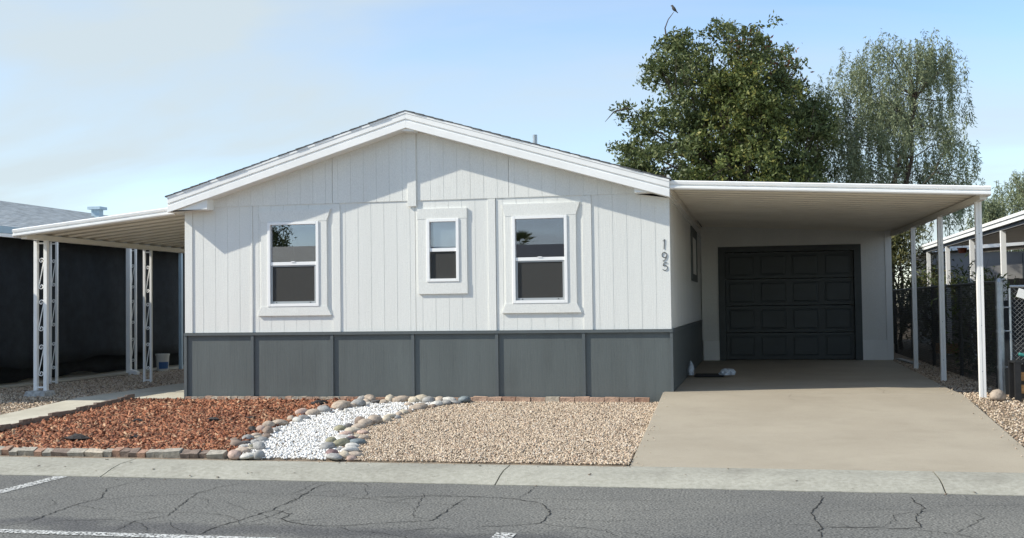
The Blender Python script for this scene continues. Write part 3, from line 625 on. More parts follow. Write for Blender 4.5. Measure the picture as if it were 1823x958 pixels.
def poly_board(poly, y0, y1): return MB().prism_y(poly, y0, y1)
def make_window(i, h, kind):
    x0, x1, z0, z1 = h; zc = z0+(z1-z0)*(.505)
    root = MB().box(x0-.012, x0+.03, -.036, .05, z0-.012, z1+.012)      # outer frame: four members
    root.box(x1-.03, x1+.012, -.036, .05, z0-.012, z1+.012).box(x0+.0305, x1-.0305, -.036, .05, z1-.03, z1+.012).box(x0+.0305, x1-.0305, -.036, .05, z0-.012, z0+.03)
    wd = root.build('window', M['vinyl'], home, bevel=.003)
    MB().box(x0+.031, x1-.031, -.022, .03, zc-.024, zc+.024).build('meeting_rail', M['vinyl'], wd, bevel=.003)
    up_ = MB().box(x0+.0305, x1-.0305, .012, .016, zc+.0245, z1-.0305).build('pane', M['glass'], wd)
    MB().box(x0+.0305, x1-.0305, .034, .038, z0+.0305, zc-.0245).build('pane', M['glass'], wd)
    a, b_, c, d = x0+.032, x1-.032, z0+.032, zc-.026
    if kind != 'small':
        MB().box(a, a+.028, -.014, -.002, c, d).box(b_-.028, b_, -.014, -.002, c, d).box(a+.0285, b_-.0285, -.014, -.002, c, c+.032).box(a+.0285, b_-.0285, -.014, -.002, d-.016, d).build('screen_frame', M['screen_frame'], wd)
        MB().box(a+.0285, b_-.0285, -.006, -.004, c+.0325, d-.0165).build('insect_screen', M['screen'], wd)
        for xx in (a+.09, b_-.09): MB().tube([(xx, -.0142, c+.015), (xx, -.02, c+.015)], .008, 8).build('screen_tab', M['black'], wd)
        MB().box((x0+x1)/2-.03, (x0+x1)/2+.03, -.03, -.023, zc+.02, zc+.034).build('sash_lock', M['vinyl'], wd)
    else:
        MB().box(a, b_, -.006, -.004, c, d).build('insect_screen', M['screen'], wd)
        MB().box(x0+.075, x1-.032, .019, .022, zc-.02, z1-.01).build('blind', M['blind'], wd)
    # reveal and room behind
    r = MB(); X0, X1, Y0, Y1, Z0, Z1 = x0-.25, x1+.25, .06, 1.5, z0-.3, z1+.1
    r.add([(X0, Y0, Z0), (X1, Y0, Z0), (X1, Y1, Z0), (X0, Y1, Z0), (X0, Y0, Z1), (X1, Y0, Z1), (X1, Y1, Z1), (X0, Y1, Z1)], [(0, 1, 2, 3), (7, 6, 5, 4), (5, 6, 2, 1), (6, 7, 3, 2), (7, 4, 0, 3)])
    r.build('room_interior', M['room'], wd)
    T0, T1 = -.026, -.0005
    if kind == 'flare':
        poly_board([(x0-.16, z1+.185), (x0-.115, z1+.015), (x1+.135, z1+.015), (x1+.195, z1+.185)][::-1], T0, T1).build('head_casing', M['siding'], wd)
        poly_board([(x0-.17, z0-.145), (x1+.20, z0-.145), (x1+.135, z0-.014), (x0-.115, z0-.014)], T0-.004, T1).build('apron_casing', M['siding'], wd)
        MB().box(x0-.115, x0-.0125, T0+.003, T1, z0-.0135, z1+.0145).build('side_casing', M['siding'], wd)
        MB().box(x1+.0125, x1+.135, T0+.003, T1, z0-.0135, z1+.0145).build('side_casing', M['siding'], wd)
    else:
        MB().box(x0-.15, x1+.13, T0, T1, z1+.013, z1+.16).build('head_casing', M['siding'], wd)
        MB().box(x0-.14, x1+.13, T0, T1, z0-.185, z0-.013).build('apron_casing', M['siding'], wd)
        MB().box(x0-.145, x0-.0125, T0+.003, T1, z0-.0125, z1+.0125).build('side_casing', M['siding'], wd)
        MB().box(x1+.0125, x1+.127, T0+.003, T1, z0-.0125, z1+.0125).build('side_casing', M['siding'], wd)
    return wd
for i, h in enumerate(WIN): make_window(i, h, 'small' if i == 1 else 'flare')
# side window with dark casing on the right wall
wd = MB().box(W+.003, W+.03, 5.45, 7.5, 1.86, 1.99).box(W+.003, W+.03, 5.45, 7.5, 2.70, 2.86).box(W+.003, W+.03, 5.45, 5.78, 1.991, 2.699).box(W+.003, W+.03, 7.2, 7.5, 1.991, 2.699).build('side_window', M['gray_trim'], home)
MB().box(W+.004, W+.02, 5.79, 7.19, 2.0, 2.69).build('pane', M['blind'], wd)
# house number
def strokes(name, pts, m, parent, r=.0042):
    return MB().tube(pts, r, 6).build(name, m, parent, smooth=True)
def arc(cx_, cz_, rx_, rz_, a0, a1, n=14): return [(cx_+rx_*math.cos(math.radians(a0+(a1-a0)*k/n)), -.0055, cz_+rz_*math.sin(math.radians(a0+(a1-a0)*k/n))) for k in range(n+1)]
strokes('numeral_one', [(7.095, -.0055, 2.29), (7.118, -.0055, 2.315), (7.108, -.0055, 2.18)], M['digit'], home)
strokes('numeral_nine', arc(7.112, 2.10, .033, .036, 20, 380)+[(7.143, -.0055, 2.09), (7.137, -.0055, 2.06), (7.12, -.0055, 2.035), (7.09, -.0055, 2.015)], M['digit'], home)
strokes('numeral_five', [(7.148, -.0055, 1.995), (7.10, -.0055, 1.99), (7.094, -.0055, 1.95)]+arc(7.115, 1.925, .034, .036, 120, -150), M['digit'], home)

# ------------------------------------------------------------------ pan roofs
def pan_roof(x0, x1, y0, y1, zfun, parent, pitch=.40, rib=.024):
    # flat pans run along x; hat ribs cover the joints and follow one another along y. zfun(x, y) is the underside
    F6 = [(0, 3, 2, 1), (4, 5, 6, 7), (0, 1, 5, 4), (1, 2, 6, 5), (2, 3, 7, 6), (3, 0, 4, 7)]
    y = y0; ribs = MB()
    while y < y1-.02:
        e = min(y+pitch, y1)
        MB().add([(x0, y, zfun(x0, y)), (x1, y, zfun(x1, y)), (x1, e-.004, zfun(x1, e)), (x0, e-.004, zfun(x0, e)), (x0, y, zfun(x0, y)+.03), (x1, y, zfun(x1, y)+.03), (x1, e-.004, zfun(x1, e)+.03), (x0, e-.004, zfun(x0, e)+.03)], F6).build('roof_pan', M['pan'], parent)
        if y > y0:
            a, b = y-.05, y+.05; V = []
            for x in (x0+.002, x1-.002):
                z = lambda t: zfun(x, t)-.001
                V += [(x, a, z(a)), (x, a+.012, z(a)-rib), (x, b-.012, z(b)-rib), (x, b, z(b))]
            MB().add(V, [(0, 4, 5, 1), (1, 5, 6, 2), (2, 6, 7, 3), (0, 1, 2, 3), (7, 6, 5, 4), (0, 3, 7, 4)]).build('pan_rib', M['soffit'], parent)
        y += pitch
def fascia_x(x0, x1, y, z0, z1, h, name, parent, m):
    # rolled double-bead gutter fascia facing -y, from (x0,z0 bottom) to (x1,z1 bottom)
    prof = [(0, 0), (-.030, .004), (-.046, .018), (-.046, .042), (-.022, .056), (-.022, .062), (-.046, .076), (-.050, h-.012), (-.036, h), (0, h)]
    n = len(prof); V = [(x0, y+a, z0+c) for a, c in prof]+[(x1, y+a, z1+c) for a, c in prof]
    F = [tuple(range(n)), tuple(range(2*n-1, n-1, -1))]+[(i, i+n, (i+1) % n+n, (i+1) % n) for i in range(n)]
    return MB().add(V, F).build(name, m, parent)
# right carport
cp = thing('carport', (11.2, .2, .15), 'white metal carport roof over the driveway on three square posts', 'carport')
czf = lambda x, y: 3.035-.053*(x-W)+.010*(y+.2)
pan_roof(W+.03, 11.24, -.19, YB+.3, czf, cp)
fascia_x(W+.01, 11.27, -.20, 2.972, 2.758, .122, 'front_fascia', cp, M['metal_white'])
MB().hexa([(11.235, -.2, 2.757), (11.275, -.2, 2.757), (11.275, YB+.3, 2.84), (11.235, YB+.3, 2.84)], [(11.235, -.2, 2.88), (11.275, -.2, 2.88), (11.275, YB+.3, 2.965), (11.235, YB+.3, 2.965)]).build('side_fascia', M['metal_white'], cp)
MB().hexa([(11.15, -.15, 2.715), (11.232, -.15, 2.715), (11.232, YB-.01, 2.805), (11.15, YB-.01, 2.805)], [(11.15, -.15, 2.787), (11.232, -.15, 2.787), (11.232, YB-.01, 2.875), (11.15, YB-.01, 2.875)]).build('side_beam', M['soffit'], cp)
MB().hexa([(W+.004, 0, 2.93), (W+.045, 0, 2.93), (W+.045, YB-.01, 3.02), (W+.004, YB-.01, 3.02)], [(W+.004, 0, 3.0), (W+.045, 0, 3.0), (W+.045, YB-.01, 3.095), (W+.004, YB-.01, 3.095)]).build('wall_ledger', M['soffit'], cp)
for y, zt in ((.22, 2.717), (3.3, 2.747), (6.35, 2.777)):
    z0 = yardz(11.2, y)-.03
    b = MB().prism_z([(11.155, y-.045), (11.187, y-.045), (11.187, y-.032), (11.199, y-.032), (11.199, y-.045), (11.231, y-.045), (11.231, y+.045), (11.155, y+.045)], z0, zt)
    p = b.build('post', M['metal_white'], cp)
    for zz_ in (.5, 1.1, 1.75, 2.3):
        MB().tube([(11.193, y-.0315, zz_), (11.193, y-.037, zz_)], .007, 6).build('screw', M['steel'], p)

# garage behind the carport
ga = thing('garage', (9.2, YB, .2), 'white garage end wall with dark paneled overhead door', 'garage')
gx0, gx1 = W+.025, 11.13
siding(gx0, 7.575, .63, 3.12, YB, (), .1).build('siding_panel', M['siding'], ga)
siding(10.545, gx1-.10, .63, 3.06, YB, (), .12).build('siding_panel', M['siding'], ga)
siding(7.575, 10.545, 2.652, 3.10, YB, (), .1).build('siding_panel', M['siding'], ga)
MB().box(gx1-.098, gx1+.03, YB-.016, YB+.02, .2, 2.99).build('corner_board', M['trim'], ga)
MB().box(gx0+.02, 7.575, YB-.02, YB+.02, .205, .628).build('base_panel', M['trim'], ga)
MB().box(10.545, gx1-.10, YB-.02, YB+.02, .205, .628).build('base_panel', M['trim'], ga)
fr = MB().box(7.577, 7.72, YB-.025, YB+.14, .205, 2.65).box(10.40, 10.543, YB-.025, YB+.14, .205, 2.65).box(7.7205, 10.3995, YB-.025, YB+.14, 2.53, 2.65).build('door_frame', M['gray_trim'], ga)
fr.data.materials[0] = M['door']
secs = MB(); zs_ = np.linspace(.215, 2.528, 5)
for k in range(4): secs.box(7.7215, 10.3985, YB+.09, YB+.13, zs_[k]+.006, zs_[k+1]-.004)
gd = secs.build('garage_door', M['door'], ga, bevel=.006)
pw = (10.40-7.72)/4
pm = MB()
def raised(wd_, h_):
    b = MB(); o1 = .0; w2, h2 = wd_/2, h_/2; e = .04
    b.add([(-w2, 0, -h2), (w2, 0, -h2), (w2, 0, h2), (-w2, 0, h2), (-w2+.012, .006, -h2+.012), (w2-.012, .006, -h2+.012), (w2-.012, .006, h2-.012), (-w2+.012, .006, h2-.012),
           (-w2+e, -.003, -h2+e), (w2-e, -.003, -h2+e), (w2-e, -.003, h2-e), (-w2+e, -.003, h2-e)],
          [(0, 1, 5, 4), (1, 2, 6, 5), (2, 3, 7, 6), (3, 0, 4, 7), (4, 5, 9, 8), (5, 6, 10, 9), (6, 7, 11, 10), (7, 4, 8, 11), (8, 9, 10, 11)])
    me = bpy.data.meshes.new('door_panel'); me.from_pydata(b.v, [], b.f); me.materials.append(M['door']); return me
pme = raised(pw-.13, .58-.15)
for k in range(4):
    for j in range(4):
        o = bpy.data.objects.new('door_panel', pme); col.objects.link(o); o.parent = gd
        o.location = Vector((7.72+pw*(j+.5), YB+.086, (zs_[k]+zs_[k+1])/2))-origin(gd)
MB().box(gx1-.03, gx1, YB+.03, 16, .15, 2.9).build('side_wall', M['siding'], ga)
MB().box(gx0, gx1, YB+.35, 16, 2.96, 3.0).build('roof', M['metal_white'], ga)
MB().box(gx0, gx1, 15.97, 16.0, .1, 2.95).build('rear_wall', M['siding'], ga)

# ------------------------------------------------------------------ left awning with ornamental posts
aw = thing('awning', (-2.75, .5, .1), 'white metal awning sloping off the left side of the home on scrolled posts', 'awning')
azf = lambda x, y: 2.925+.098*(x+.15)+.004*y
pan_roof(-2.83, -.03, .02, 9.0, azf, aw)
fascia_x(-2.88, -.17, .0, 2.59, 2.858, .120, 'front_fascia', aw, M['metal_white'])
MB().hexa([(-2.89, .0, 2.588), (-2.845, .0, 2.588), (-2.845, 9, 2.62), (-2.89, 9, 2.62)], [(-2.89, .0, 2.708), (-2.845, .0, 2.708), (-2.845, 9, 2.75), (-2.89, 9, 2.75)]).build('side_fascia', M['metal_white'], aw)
MB().box(-2.80, -2.70, .06, 9.0, 2.565, 2.645).build('side_beam', M['soffit'], aw)
def spiral(cx_, cz_, r0, turns, a0, sgn, n=26):
    return [(cx_+(r0*(1-.75*k/n))*math.cos(a0+sgn*turns*2*math.pi*k/n), (cz_+(r0*(1-.75*k/n))*math.sin(a0+sgn*turns*2*math.pi*k/n))) for k in range(n+1)]
def scroll_pts(h, wd_):
    # S-scroll in a plane (u, v): small curl on top, long diagonal, curl at foot
    r = wd_*.40
    top = spiral(wd_*.02, h*.5-r, r, 1.15, 0, 1)[::-1]
    bot = spiral(wd_*.02, -h*.5+r, r, 1.15, math.pi, 1)
    return top+bot
def ornamental_post(name, parent, x, y, z0, z1, axis, wd_=.175, r=.029, m=None):
    m = m or M['metal_white']
    P = lambda u, v: (x+u, y, v) if axis == 'x' else (x, y+u, v)
    def bar(u):
        a = P(u, 0); return MB().box(a[0]-r, a[0]+r, a[1]-r, a[1]+r, z0, z1)
    first = bar(-wd_/2); b2 = bar(wd_/2)
    pt = MB().add(first.v, first.f).add(b2.v, b2.f)
    a = P(-wd_/2+r+.0005, 0); c = P(wd_/2-r-.0005, 0)
    for z in (z0+.05, z1-.04):
        if axis == 'x': pt.box(a[0], c[0], y-.012, y+.012, z-.012, z+.012)
        else: pt.box(x-.012, x+.012, a[1], c[1], z-.012, z+.012)
    o = pt.build(name, m, parent)
    H = z1-z0; inner = wd_-2*r
    for k, fz in enumerate((.20, .5, .78)):
        zc = z0+H*fz; pts = [P(u, zc+v) for u, v in scroll_pts(.50, inner*.98)]
        MB().tube(pts, .008, 6).build('scroll', m, o, smooth=True)
    return o
ornamental_post('scroll_post', aw, -2.75, .50, .19, 2.56, 'x')
ornamental_post('scroll_post', aw, -2.75, 3.75, .09, 2.56, 'x', .135, .02)
ornamental_post('scroll_post', aw, -2.75, 8.6, .09, 2.56, 'x', .135, .02)
ft = MB().hexa([(-2.98, .33, .02), (-2.56, .33, .02), (-2.56, .68, .02), (-2.98, .68, .02)], [(-2.95, .37, .185), (-2.60, .36, .188), (-2.6, .65, .186), (-2.94, .65, .18)]).build('concrete_footing', M['footing'], bevel=.02)
tag(ft, 'rough concrete footing block under the front scrolled post', 'footing')

# ------------------------------------------------------------------ neighbour on the left
nl = thing('mobile_home', (-8, 8, .1), 'neighbouring home at the left with pale gray shingle roof and blue fascia', 'house')
MB().box(-15.2, -8.0, -1.0, 24, .1, 3.0).build('wall', M['nb_wall'], nl)
b = MB()
def nroof(x): return 4.40-.30*abs(x+11.2)
for xa, xb in ((-15.6, -11.2), (-11.2, -7.5)):
    b.hexa([(xa, -1.35, nroof(xa)-.1), (xb, -1.35, nroof(xb)-.1), (xb, 24.4, nroof(xb)-.1), (xa, 24.4, nroof(xa)-.1)], [(xa, -1.35, nroof(xa)), (xb, -1.35, nroof(xb)), (xb, 24.4, nroof(xb)), (xa, 24.4, nroof(xa))])
rf = b.build('roof', M['shingle_nb'], nl)
k = 0
for s in (-1, 1):
    for q in range(22):
        t0 = q/22*3.7; x0_ = -11.2+s*(3.7-t0); x1_ = -11.2+s*(3.7-t0-.18); lo_, hi_ = min(x0_, x1_), max(x0_, x1_)
        e = .018; ta, tb = (e, .004) if s < 0 else (.004, e)
        MB().hexa([(lo_, -1.4, nroof(lo_)+.001), (hi_, -1.4, nroof(hi_)+.001), (hi_, 24.42, nroof(hi_)+.001), (lo_, 24.42, nroof(lo_)+.001)], [(lo_, -1.4, nroof(lo_)+ta), (hi_, -1.4, nroof(hi_)+tb), (hi_, 24.42, nroof(hi_)+tb), (lo_, 24.42, nroof(lo_)+ta)]).build('shingle_course', M['shingle_nb'], rf)
MB().box(-10.62, -10.38, 14.4, 14.64, 4.0, 4.42).box(-10.7, -10.3, 14.32, 14.72, 4.42, 4.50).build('roof_vent', M['steelblue'], rf)
MB().hexa([(-8.2, -1.5, 3.02), (-4.42, -1.5, 2.84), (-4.42, 14, 2.84), (-8.2, 14, 3.02)], [(-8.2, -1.5, 3.08), (-4.42, -1.5, 2.9), (-4.42, 14, 2.9), (-8.2, 14, 3.08)]).build('awning_roof', M['soffit'], nl)
MB().box(-4.415, -4.36, -1.52, 14, 2.805, 2.925).build('awning_fascia', M['steelblue'], nl)
MB().box(-4.46, -4.36, -1.4, 14, 2.74, 2.80).build('awning_beam', M['metal_white'], nl)
for y in (.55, 3.3, 6.06): ornamental_post('scroll_post', nl, -4.41, y, .09, 2.735, 'x', .135, .02)
for y in (8.12, 11.0): MB().box(-4.45, -4.38, y-.035, y+.035, .09, 2.735).build('plain_post', M['steelblue'], nl)
b = MB().box(-4.40, -4.31, 5.78, 5.86, .28, 2.74); b.hexa([(-4.40, 5.78, .15), (-4.31, 5.78, .15), (-4.31, 5.86, .15), (-4.40, 5.86, .15)], [(-4.40, 5.78, .2795), (-4.31, 5.78, .2795), (-4.31, 5.86, .2795), (-4.40, 5.86, .2795)])
b.hexa([(-4.3095, 5.775, .14), (-4.14, 5.775, .115), (-4.14, 5.865, .115), (-4.3095, 5.865, .14)], [(-4.3095, 5.775, .225), (-4.14, 5.775, .18), (-4.14, 5.865, .18), (-4.3095, 5.865, .225)])
b.build('downspout', M['metal_white'], nl)
tag(MB().box(-8.0, -4.62, -2, 14, -.05, .118).build('carport_slab', M['path']), kind='structure')
# shade cloth, slightly wavy
def cloth(x, y0, y1, z0, z1, amp, seed, nrow=10, ncol=70):
    r = random.Random(seed); V = []; F = []
    for i in range(ncol+1):
        y = y0+(y1-y0)*i/ncol
        for k in range(nrow+1):
            t = k/nrow; z = z0+(z1-z0)*t
            V.append((x+amp*(1-t*.8)*math.sin(y*2.3+seed)+amp*.5*math.sin(y*5.1+2*t+seed), y, z+(.05*math.sin(y*1.1+seed)+.03*math.sin(y*3.7) if k == 0 else 0)))
    for i in range(ncol):
        for k in range(nrow):
            a = i*(nrow+1)+k; F.append((a, a+nrow+1, a+nrow+2, a+1))
    return MB().add(V, F)
o = cloth(-4.88, -1.4, 14, .47, 2.80, .05, 1).build('shade_cloth', M['cloth'], smooth=True); o.modifiers.new('solid', 'SOLIDIFY').thickness = .004
tag(o, 'black shade cloth hung along the left neighbour carport', 'shade cloth')
o = cloth(-5.3, -1.4, 14, .13, 1.0, .04, 2, 5).build('shade_cloth', M['cloth'], smooth=True); o.modifiers.new('solid', 'SOLIDIFY').thickness = .004  # added dark sheet, stands for the carport shade below the hanging cloth
tag(o, 'dark sheet added for the shade in the gap below the hanging cloth', 'shade cloth')
# tyre in the shade, bucket
bk = thing('paint_bucket', (-4.5, 7.45, .11), 'white plastic bucket with blue label beside the scrolled post', 'bucket')
b = MB(); b.tube([(-4.5, 7.45, .10), (-4.5, 7.45, .44)], [.125, .145], 20).build('body', M['bucket'], bk, smooth=False)
MB().tube([(-4.5, 7.45, .4405), (-4.5, 7.45, .475)], [.155, .155], 20).build('lid', M['bucket'], bk)
V = []; F = []
for k in range(7):
    t = math.radians(-95+k*16); V += [(-4.5+.1325*math.cos(t), 7.45+.1325*math.sin(t), .15), (-4.5+.1425*math.cos(t), 7.45+.1425*math.sin(t), .30)]
for k in range(6): F.append((2*k, 2*k+2, 2*k+3, 2*k+1))
MB().add(V, F).build('label_wrap', M['bluelabel'], bk)

# ------------------------------------------------------------------ right neighbour
nr = thing('mobile_home', (13.5, 10, .2), 'neighbouring home at the right with gray walls and white carport', 'house')
MB().box(15.6, 22, 3.0, 16.5, .2, 3.3).build('wall', M['nb_wall_dk'], nr)
MB().hexa([(12.62, -3, 2.80), (16, -3, 2.95), (16, 15.5, 2.95), (12.62, 15.5, 2.80)], [(12.62, -3, 2.84), (16, -3, 2.99), (16, 15.5, 2.99), (12.62, 15.5, 2.84)]).build('carport_roof', M['soffit'], nr)
MB().box(12.56, 12.615, -3.02, 15.52, 2.725, 2.855).build('carport_fascia', M['metal_white'], nr)
MB().box(12.535, 12.56, -3.02, 15.52, 2.80, 2.852).build('carport_fascia', M['metal_white'], nr)
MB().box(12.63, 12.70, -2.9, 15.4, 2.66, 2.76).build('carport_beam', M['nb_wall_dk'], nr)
for y in (2.9, 5.95, 8.85, 11.75, 14.6): MB().box(12.62, 12.705, y-.04, y+.04, .2, 2.66).build('post', M['metal_white'], nr)
MB().box(15.57, 15.599, 9.0, 9.95, .6, 2.5).build('door', M['gray_trim'], nr)
MB().hexa([(15.2, 2.7, 3.25), (22.3, 2.7, 3.25), (22.3, 16.8, 3.25), (15.2, 16.8, 3.25)], [(18.6, 2.7, 4.3), (18.9, 2.7, 4.3), (18.9, 16.8, 4.3), (18.6, 16.8, 4.3)]).build('roof', M['shingle'], nr)
sh = thing('shed', (15, 19, .2), 'gray shed with white eave board behind the right carport', 'shed')
MB().box(13.2, 17.5, 17.5, 21, .2, 2.75).build('wall', M['nb_wall'], sh)
MB().hexa([(13.0, 17.3, 2.76), (17.7, 17.3, 3.05), (17.7, 21.2, 3.05), (13.0, 21.2, 2.76)], [(13.0, 17.3, 2.95), (17.7, 17.3, 3.24), (17.7, 21.2, 3.24), (13.0, 21.2, 2.95)]).build('roof', M['metal_white'], sh)
for x in (14.2, 15.5): MB().box(x, x+.02, 17.49, 17.5, .3, 2.7).build('wall_joint', M['gray_trim'], sh)
bf = thing('board_fence', (14, 8.6, .2), 'dark board fence inside the right neighbour carport', 'fence')
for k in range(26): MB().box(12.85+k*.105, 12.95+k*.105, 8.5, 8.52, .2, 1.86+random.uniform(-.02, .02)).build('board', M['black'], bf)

# chain-link fences
def chainlink(y_or_x, a0, a1, z0, z1, axis, sp=.055, r=.0022, m=None, name='wire_mesh', parent=None):
    b = MB(); h = z1-z0; L_ = a1-a0; n = int((L_+h)/sp)
    P = (lambda u, v, e: (u, y_or_x+e, v)) if axis == 'x' else (lambda u, v, e: (y_or_x+e, u, v))
    for k in range(n):
        u = a0-h+k*sp
        for s in (0, 1):
            p0 = [u, z0]; p1 = [u+h, z1]
            if p0[0] < a0: p0 = [a0, z0+(a0-u)]
            if p1[0] > a1: p1 = [a1, z0+(a1-u)]
            if s: p0[0], p1[0] = a0+a1-p0[0], a0+a1-p1[0]
            if abs(p1[1]-p0[1]) < .02: continue
            b.tube([P(p0[0], p0[1], .002*(1-2*s)), P(p1[0], p1[1], .002*(1-2*s))], r, 3, cap=False)
    o = b.build(name, m, parent); return o
cf = thing('chain_link_fence', (11.6, 6, .2), 'dark mesh chain-link fence running back beside the carport posts', 'fence')
M['wire_gate'] = mat('weathered_wire', (.22, .23, .235), .5, metal=.4)
M['wire_dk'] = mat('dark_wire', (.07, .075, .075), .5, metal=.3)
chainlink(11.62, 1.0, 13.2, .2, 1.68, 'y', .075, .0028, M['wire_dk'], 'wire_mesh', cf)
MB().add([(11.632, 1.0, .16), (11.632, 13.2, .2), (11.632, 13.2, 1.67), (11.632, 1.0, 1.66)], [(0, 1, 2, 3)]).build('privacy_mesh', M['privacy'], cf)
MB().tube([(11.62, .95, 1.68), (11.62, 13.2, 1.70)], .019, 8).build('top_rail', M['wire_dk'], cf)
for y in (1.55, 4.4, 7.3, 10.2, 13.1): MB().tube([(11.655, y, .1), (11.655, y, 1.74)], .03, 8).build('post', M['wire_dk'], cf)
gt = thing('chain_link_gate', (11.9, .3, .15), 'galvanised chain-link gate on a thick steel post at the right edge', 'gate')
b = MB().tube([(11.445, .3, .08), (11.445, .3, 1.62), (11.445, .3, 1.66), (11.445, .3, 1.70), (11.445, .3, 1.715)], [.047, .047, .05, .035, .008], 14).build('post', M['steel'], gt, smooth=False)
for z in (.55, 1.02, 1.33): MB().tube([(11.445, .3, z-.02), (11.445, .3, z+.02)], .053, 14).build('hinge_band', M['steel'], b)
fr_ = MB().tube([(11.57, .3, .18), (11.57, .3, 1.58)], .018, 8).tube([(11.57, .3, 1.60), (13.1, .3, 1.60)], .019, 8).tube([(13.1, .3, .18), (13.1, .3, 1.6)], .018, 8).tube([(11.57, .3, .2), (13.1, .3, .2)], .016, 8).build('gate_frame', M['steel'], gt)
for z in (.55, 1.02, 1.33): MB().tube([(11.49, .28, z), (11.56, .28, z)], .009, 6).build('hinge_pin', M['steel'], gt)
chainlink(.3, 11.585, 13.09, .21, 1.59, 'x', .062, .0019, M['wire_gate'], 'wire_mesh', gt)
o = MB().add([(11.5, .62, .15), (13.6, .62, .15), (13.6, .62, 1.42), (11.5, .62, 1.42)], [(0, 1, 2, 3)]).build('yard_shade_sheet', M['cloth']); o.modifiers.new('solid', 'SOLIDIFY').thickness = .004  # black sheet added in place of the deep shade beyond the gate
tag(o, 'black sheet added for the shaded yard behind the chain-link gate', 'screen')
o = MB().hexa([(11.64, .262, 1.47), (11.95, .262, 1.36), (11.95, .268, 1.36), (11.64, .268, 1.47)], [(11.68, .262, 1.58), (11.99, .262, 1.47), (11.99, .268, 1.47), (11.68, .268, 1.58)]).build('gate_sign', M['signwhite']); tag(o, 'blank white plate tied crookedly to the chain-link gate', 'sign')
pl = thing('planter_box', (11.9, .05, .1), 'black planter box with orange pine slats at the gate', 'planter')
for x in (11.55, 12.5): 
    for y in (-.12, .2): MB().box(x-.035, x+.035, y-.035, y+.035, .05, .62).build('leg', M['black'], pl)
MB().box(11.514, 12.54, -.158, .236, .621, .645).build('rim', M['black'], pl)
for z in (.40, .24): MB().hexa([(11.59, -.13, z), (12.46, -.13, z-.05), (12.46, -.11, z-.05), (11.59, -.11, z)], [(11.59, -.13, z+.11), (12.46, -.13, z+.06), (12.46, -.11, z+.06), (11.59, -.11, z+.11)]).build('slat', M['wood'], pl)
MB().box(11.59, 12.46, .0, .02, .1, .6).build('back_board', M['black'], pl)
hp = [(11.62+.1*k, .08+.05*math.sin(k*2.2), .70+.03*math.cos(k*1.7)) for k in range(10)]
tag(MB().tube(hp, .022, 8).build('garden_hose', M['teal'], smooth=True), 'teal garden hose lying across the black planter box', 'hose')
# front boulder by post, loose plank
o = inst('field_stone', rock_mesh(2, 'tan'), None, (11.30, -.14, yardz(11.3, -.14)+.05), (.1, .1, .7), (.125, .10, .085)); tag(o, 'tan field stone at the foot of the front carport post', 'stone')
o = MB().hexa([(11.30, 7.4, .21), (11.42, 7.4, .21), (11.30, 9.3, .22), (11.18, 9.3, .22)], [(11.30, 7.4, .235), (11.42, 7.4, .235), (11.30, 9.3, .245), (11.18, 9.3, .245)]).build('plank', M['footing']); tag(o, 'weathered white plank lying on the ground beside the garage corner', 'plank')
pt_ = thing('flower_pot', (12.95, 11.6, 2.5), 'terracotta pot hanging under the right neighbour carport', 'pot')
MB().tube([(12.95, 11.6, 2.50), (12.95, 11.6, 2.62)], [.07, .11], 14).build('bowl', M['terracotta'], pt_)
MB().tube([(12.95, 11.6, 2.62), (12.95, 11.6, 2.83)], .004, 4).build('hanger', M['black'], pt_)
tag(MB().box(12.3, 12.95, 11.0, 11.5, .26, .30).box(12.3, 12.95, 11.0, 11.06, .30, .48).box(12.3, 12.36, 11.06, 11.5, .30, .48).build('timber_stack', M['wood']), 'pale timber pieces on the ground behind the mesh fence', 'timber')

# mat and cloths by the wall
o = MB().box(7.33, 7.80, 3.2, 3.75, .2405, .262).build('door_mat', M['mat'], bevel=.006); tag(o, 'black rubber mat on the slab beside the gray side skirt', 'mat')
def crumple(cx_, cy_, cz_, s, seed):
    bm = bmesh.new(); bmesh.ops.create_icosphere(bm, subdivisions=3, radius=1); r = np.random.default_rng(seed); K = r.normal(0, 3.2, (7, 3)); ph = r.uniform(0, 6, 7)
    for v in bm.verts:
        p = np.array(v.co); k = 1+.28*sum(abs(math.sin(K[i]@p+ph[i])) for i in range(7))/2.0-.45
        v.co = Vector((p[0]*k*s[0], p[1]*k*s[1], max(-.35*s[2], p[2]*k*s[2])))+Vector((cx_, cy_, cz_))
    b = MB(); bm.verts.index_update(); b.add([tuple(v.co) for v in bm.verts], [tuple(v.index for v in f.verts) for f in bm.faces]); bm.free(); return b
zc_ = .245
o = crumple(7.27, 3.3, zc_+.07, (.045, .09, .14), 3).build('rag', M['rag']); tag(o, 'crumpled pale cloth leaning on the side skirt at the left end of the mat', 'cloth')
o = crumple(7.86, 3.35, zc_+.04, (.11, .09, .07), 5).build('rag', M['rag']); tag(o, 'crumpled pale cloth lying at the right end of the mat', 'cloth')

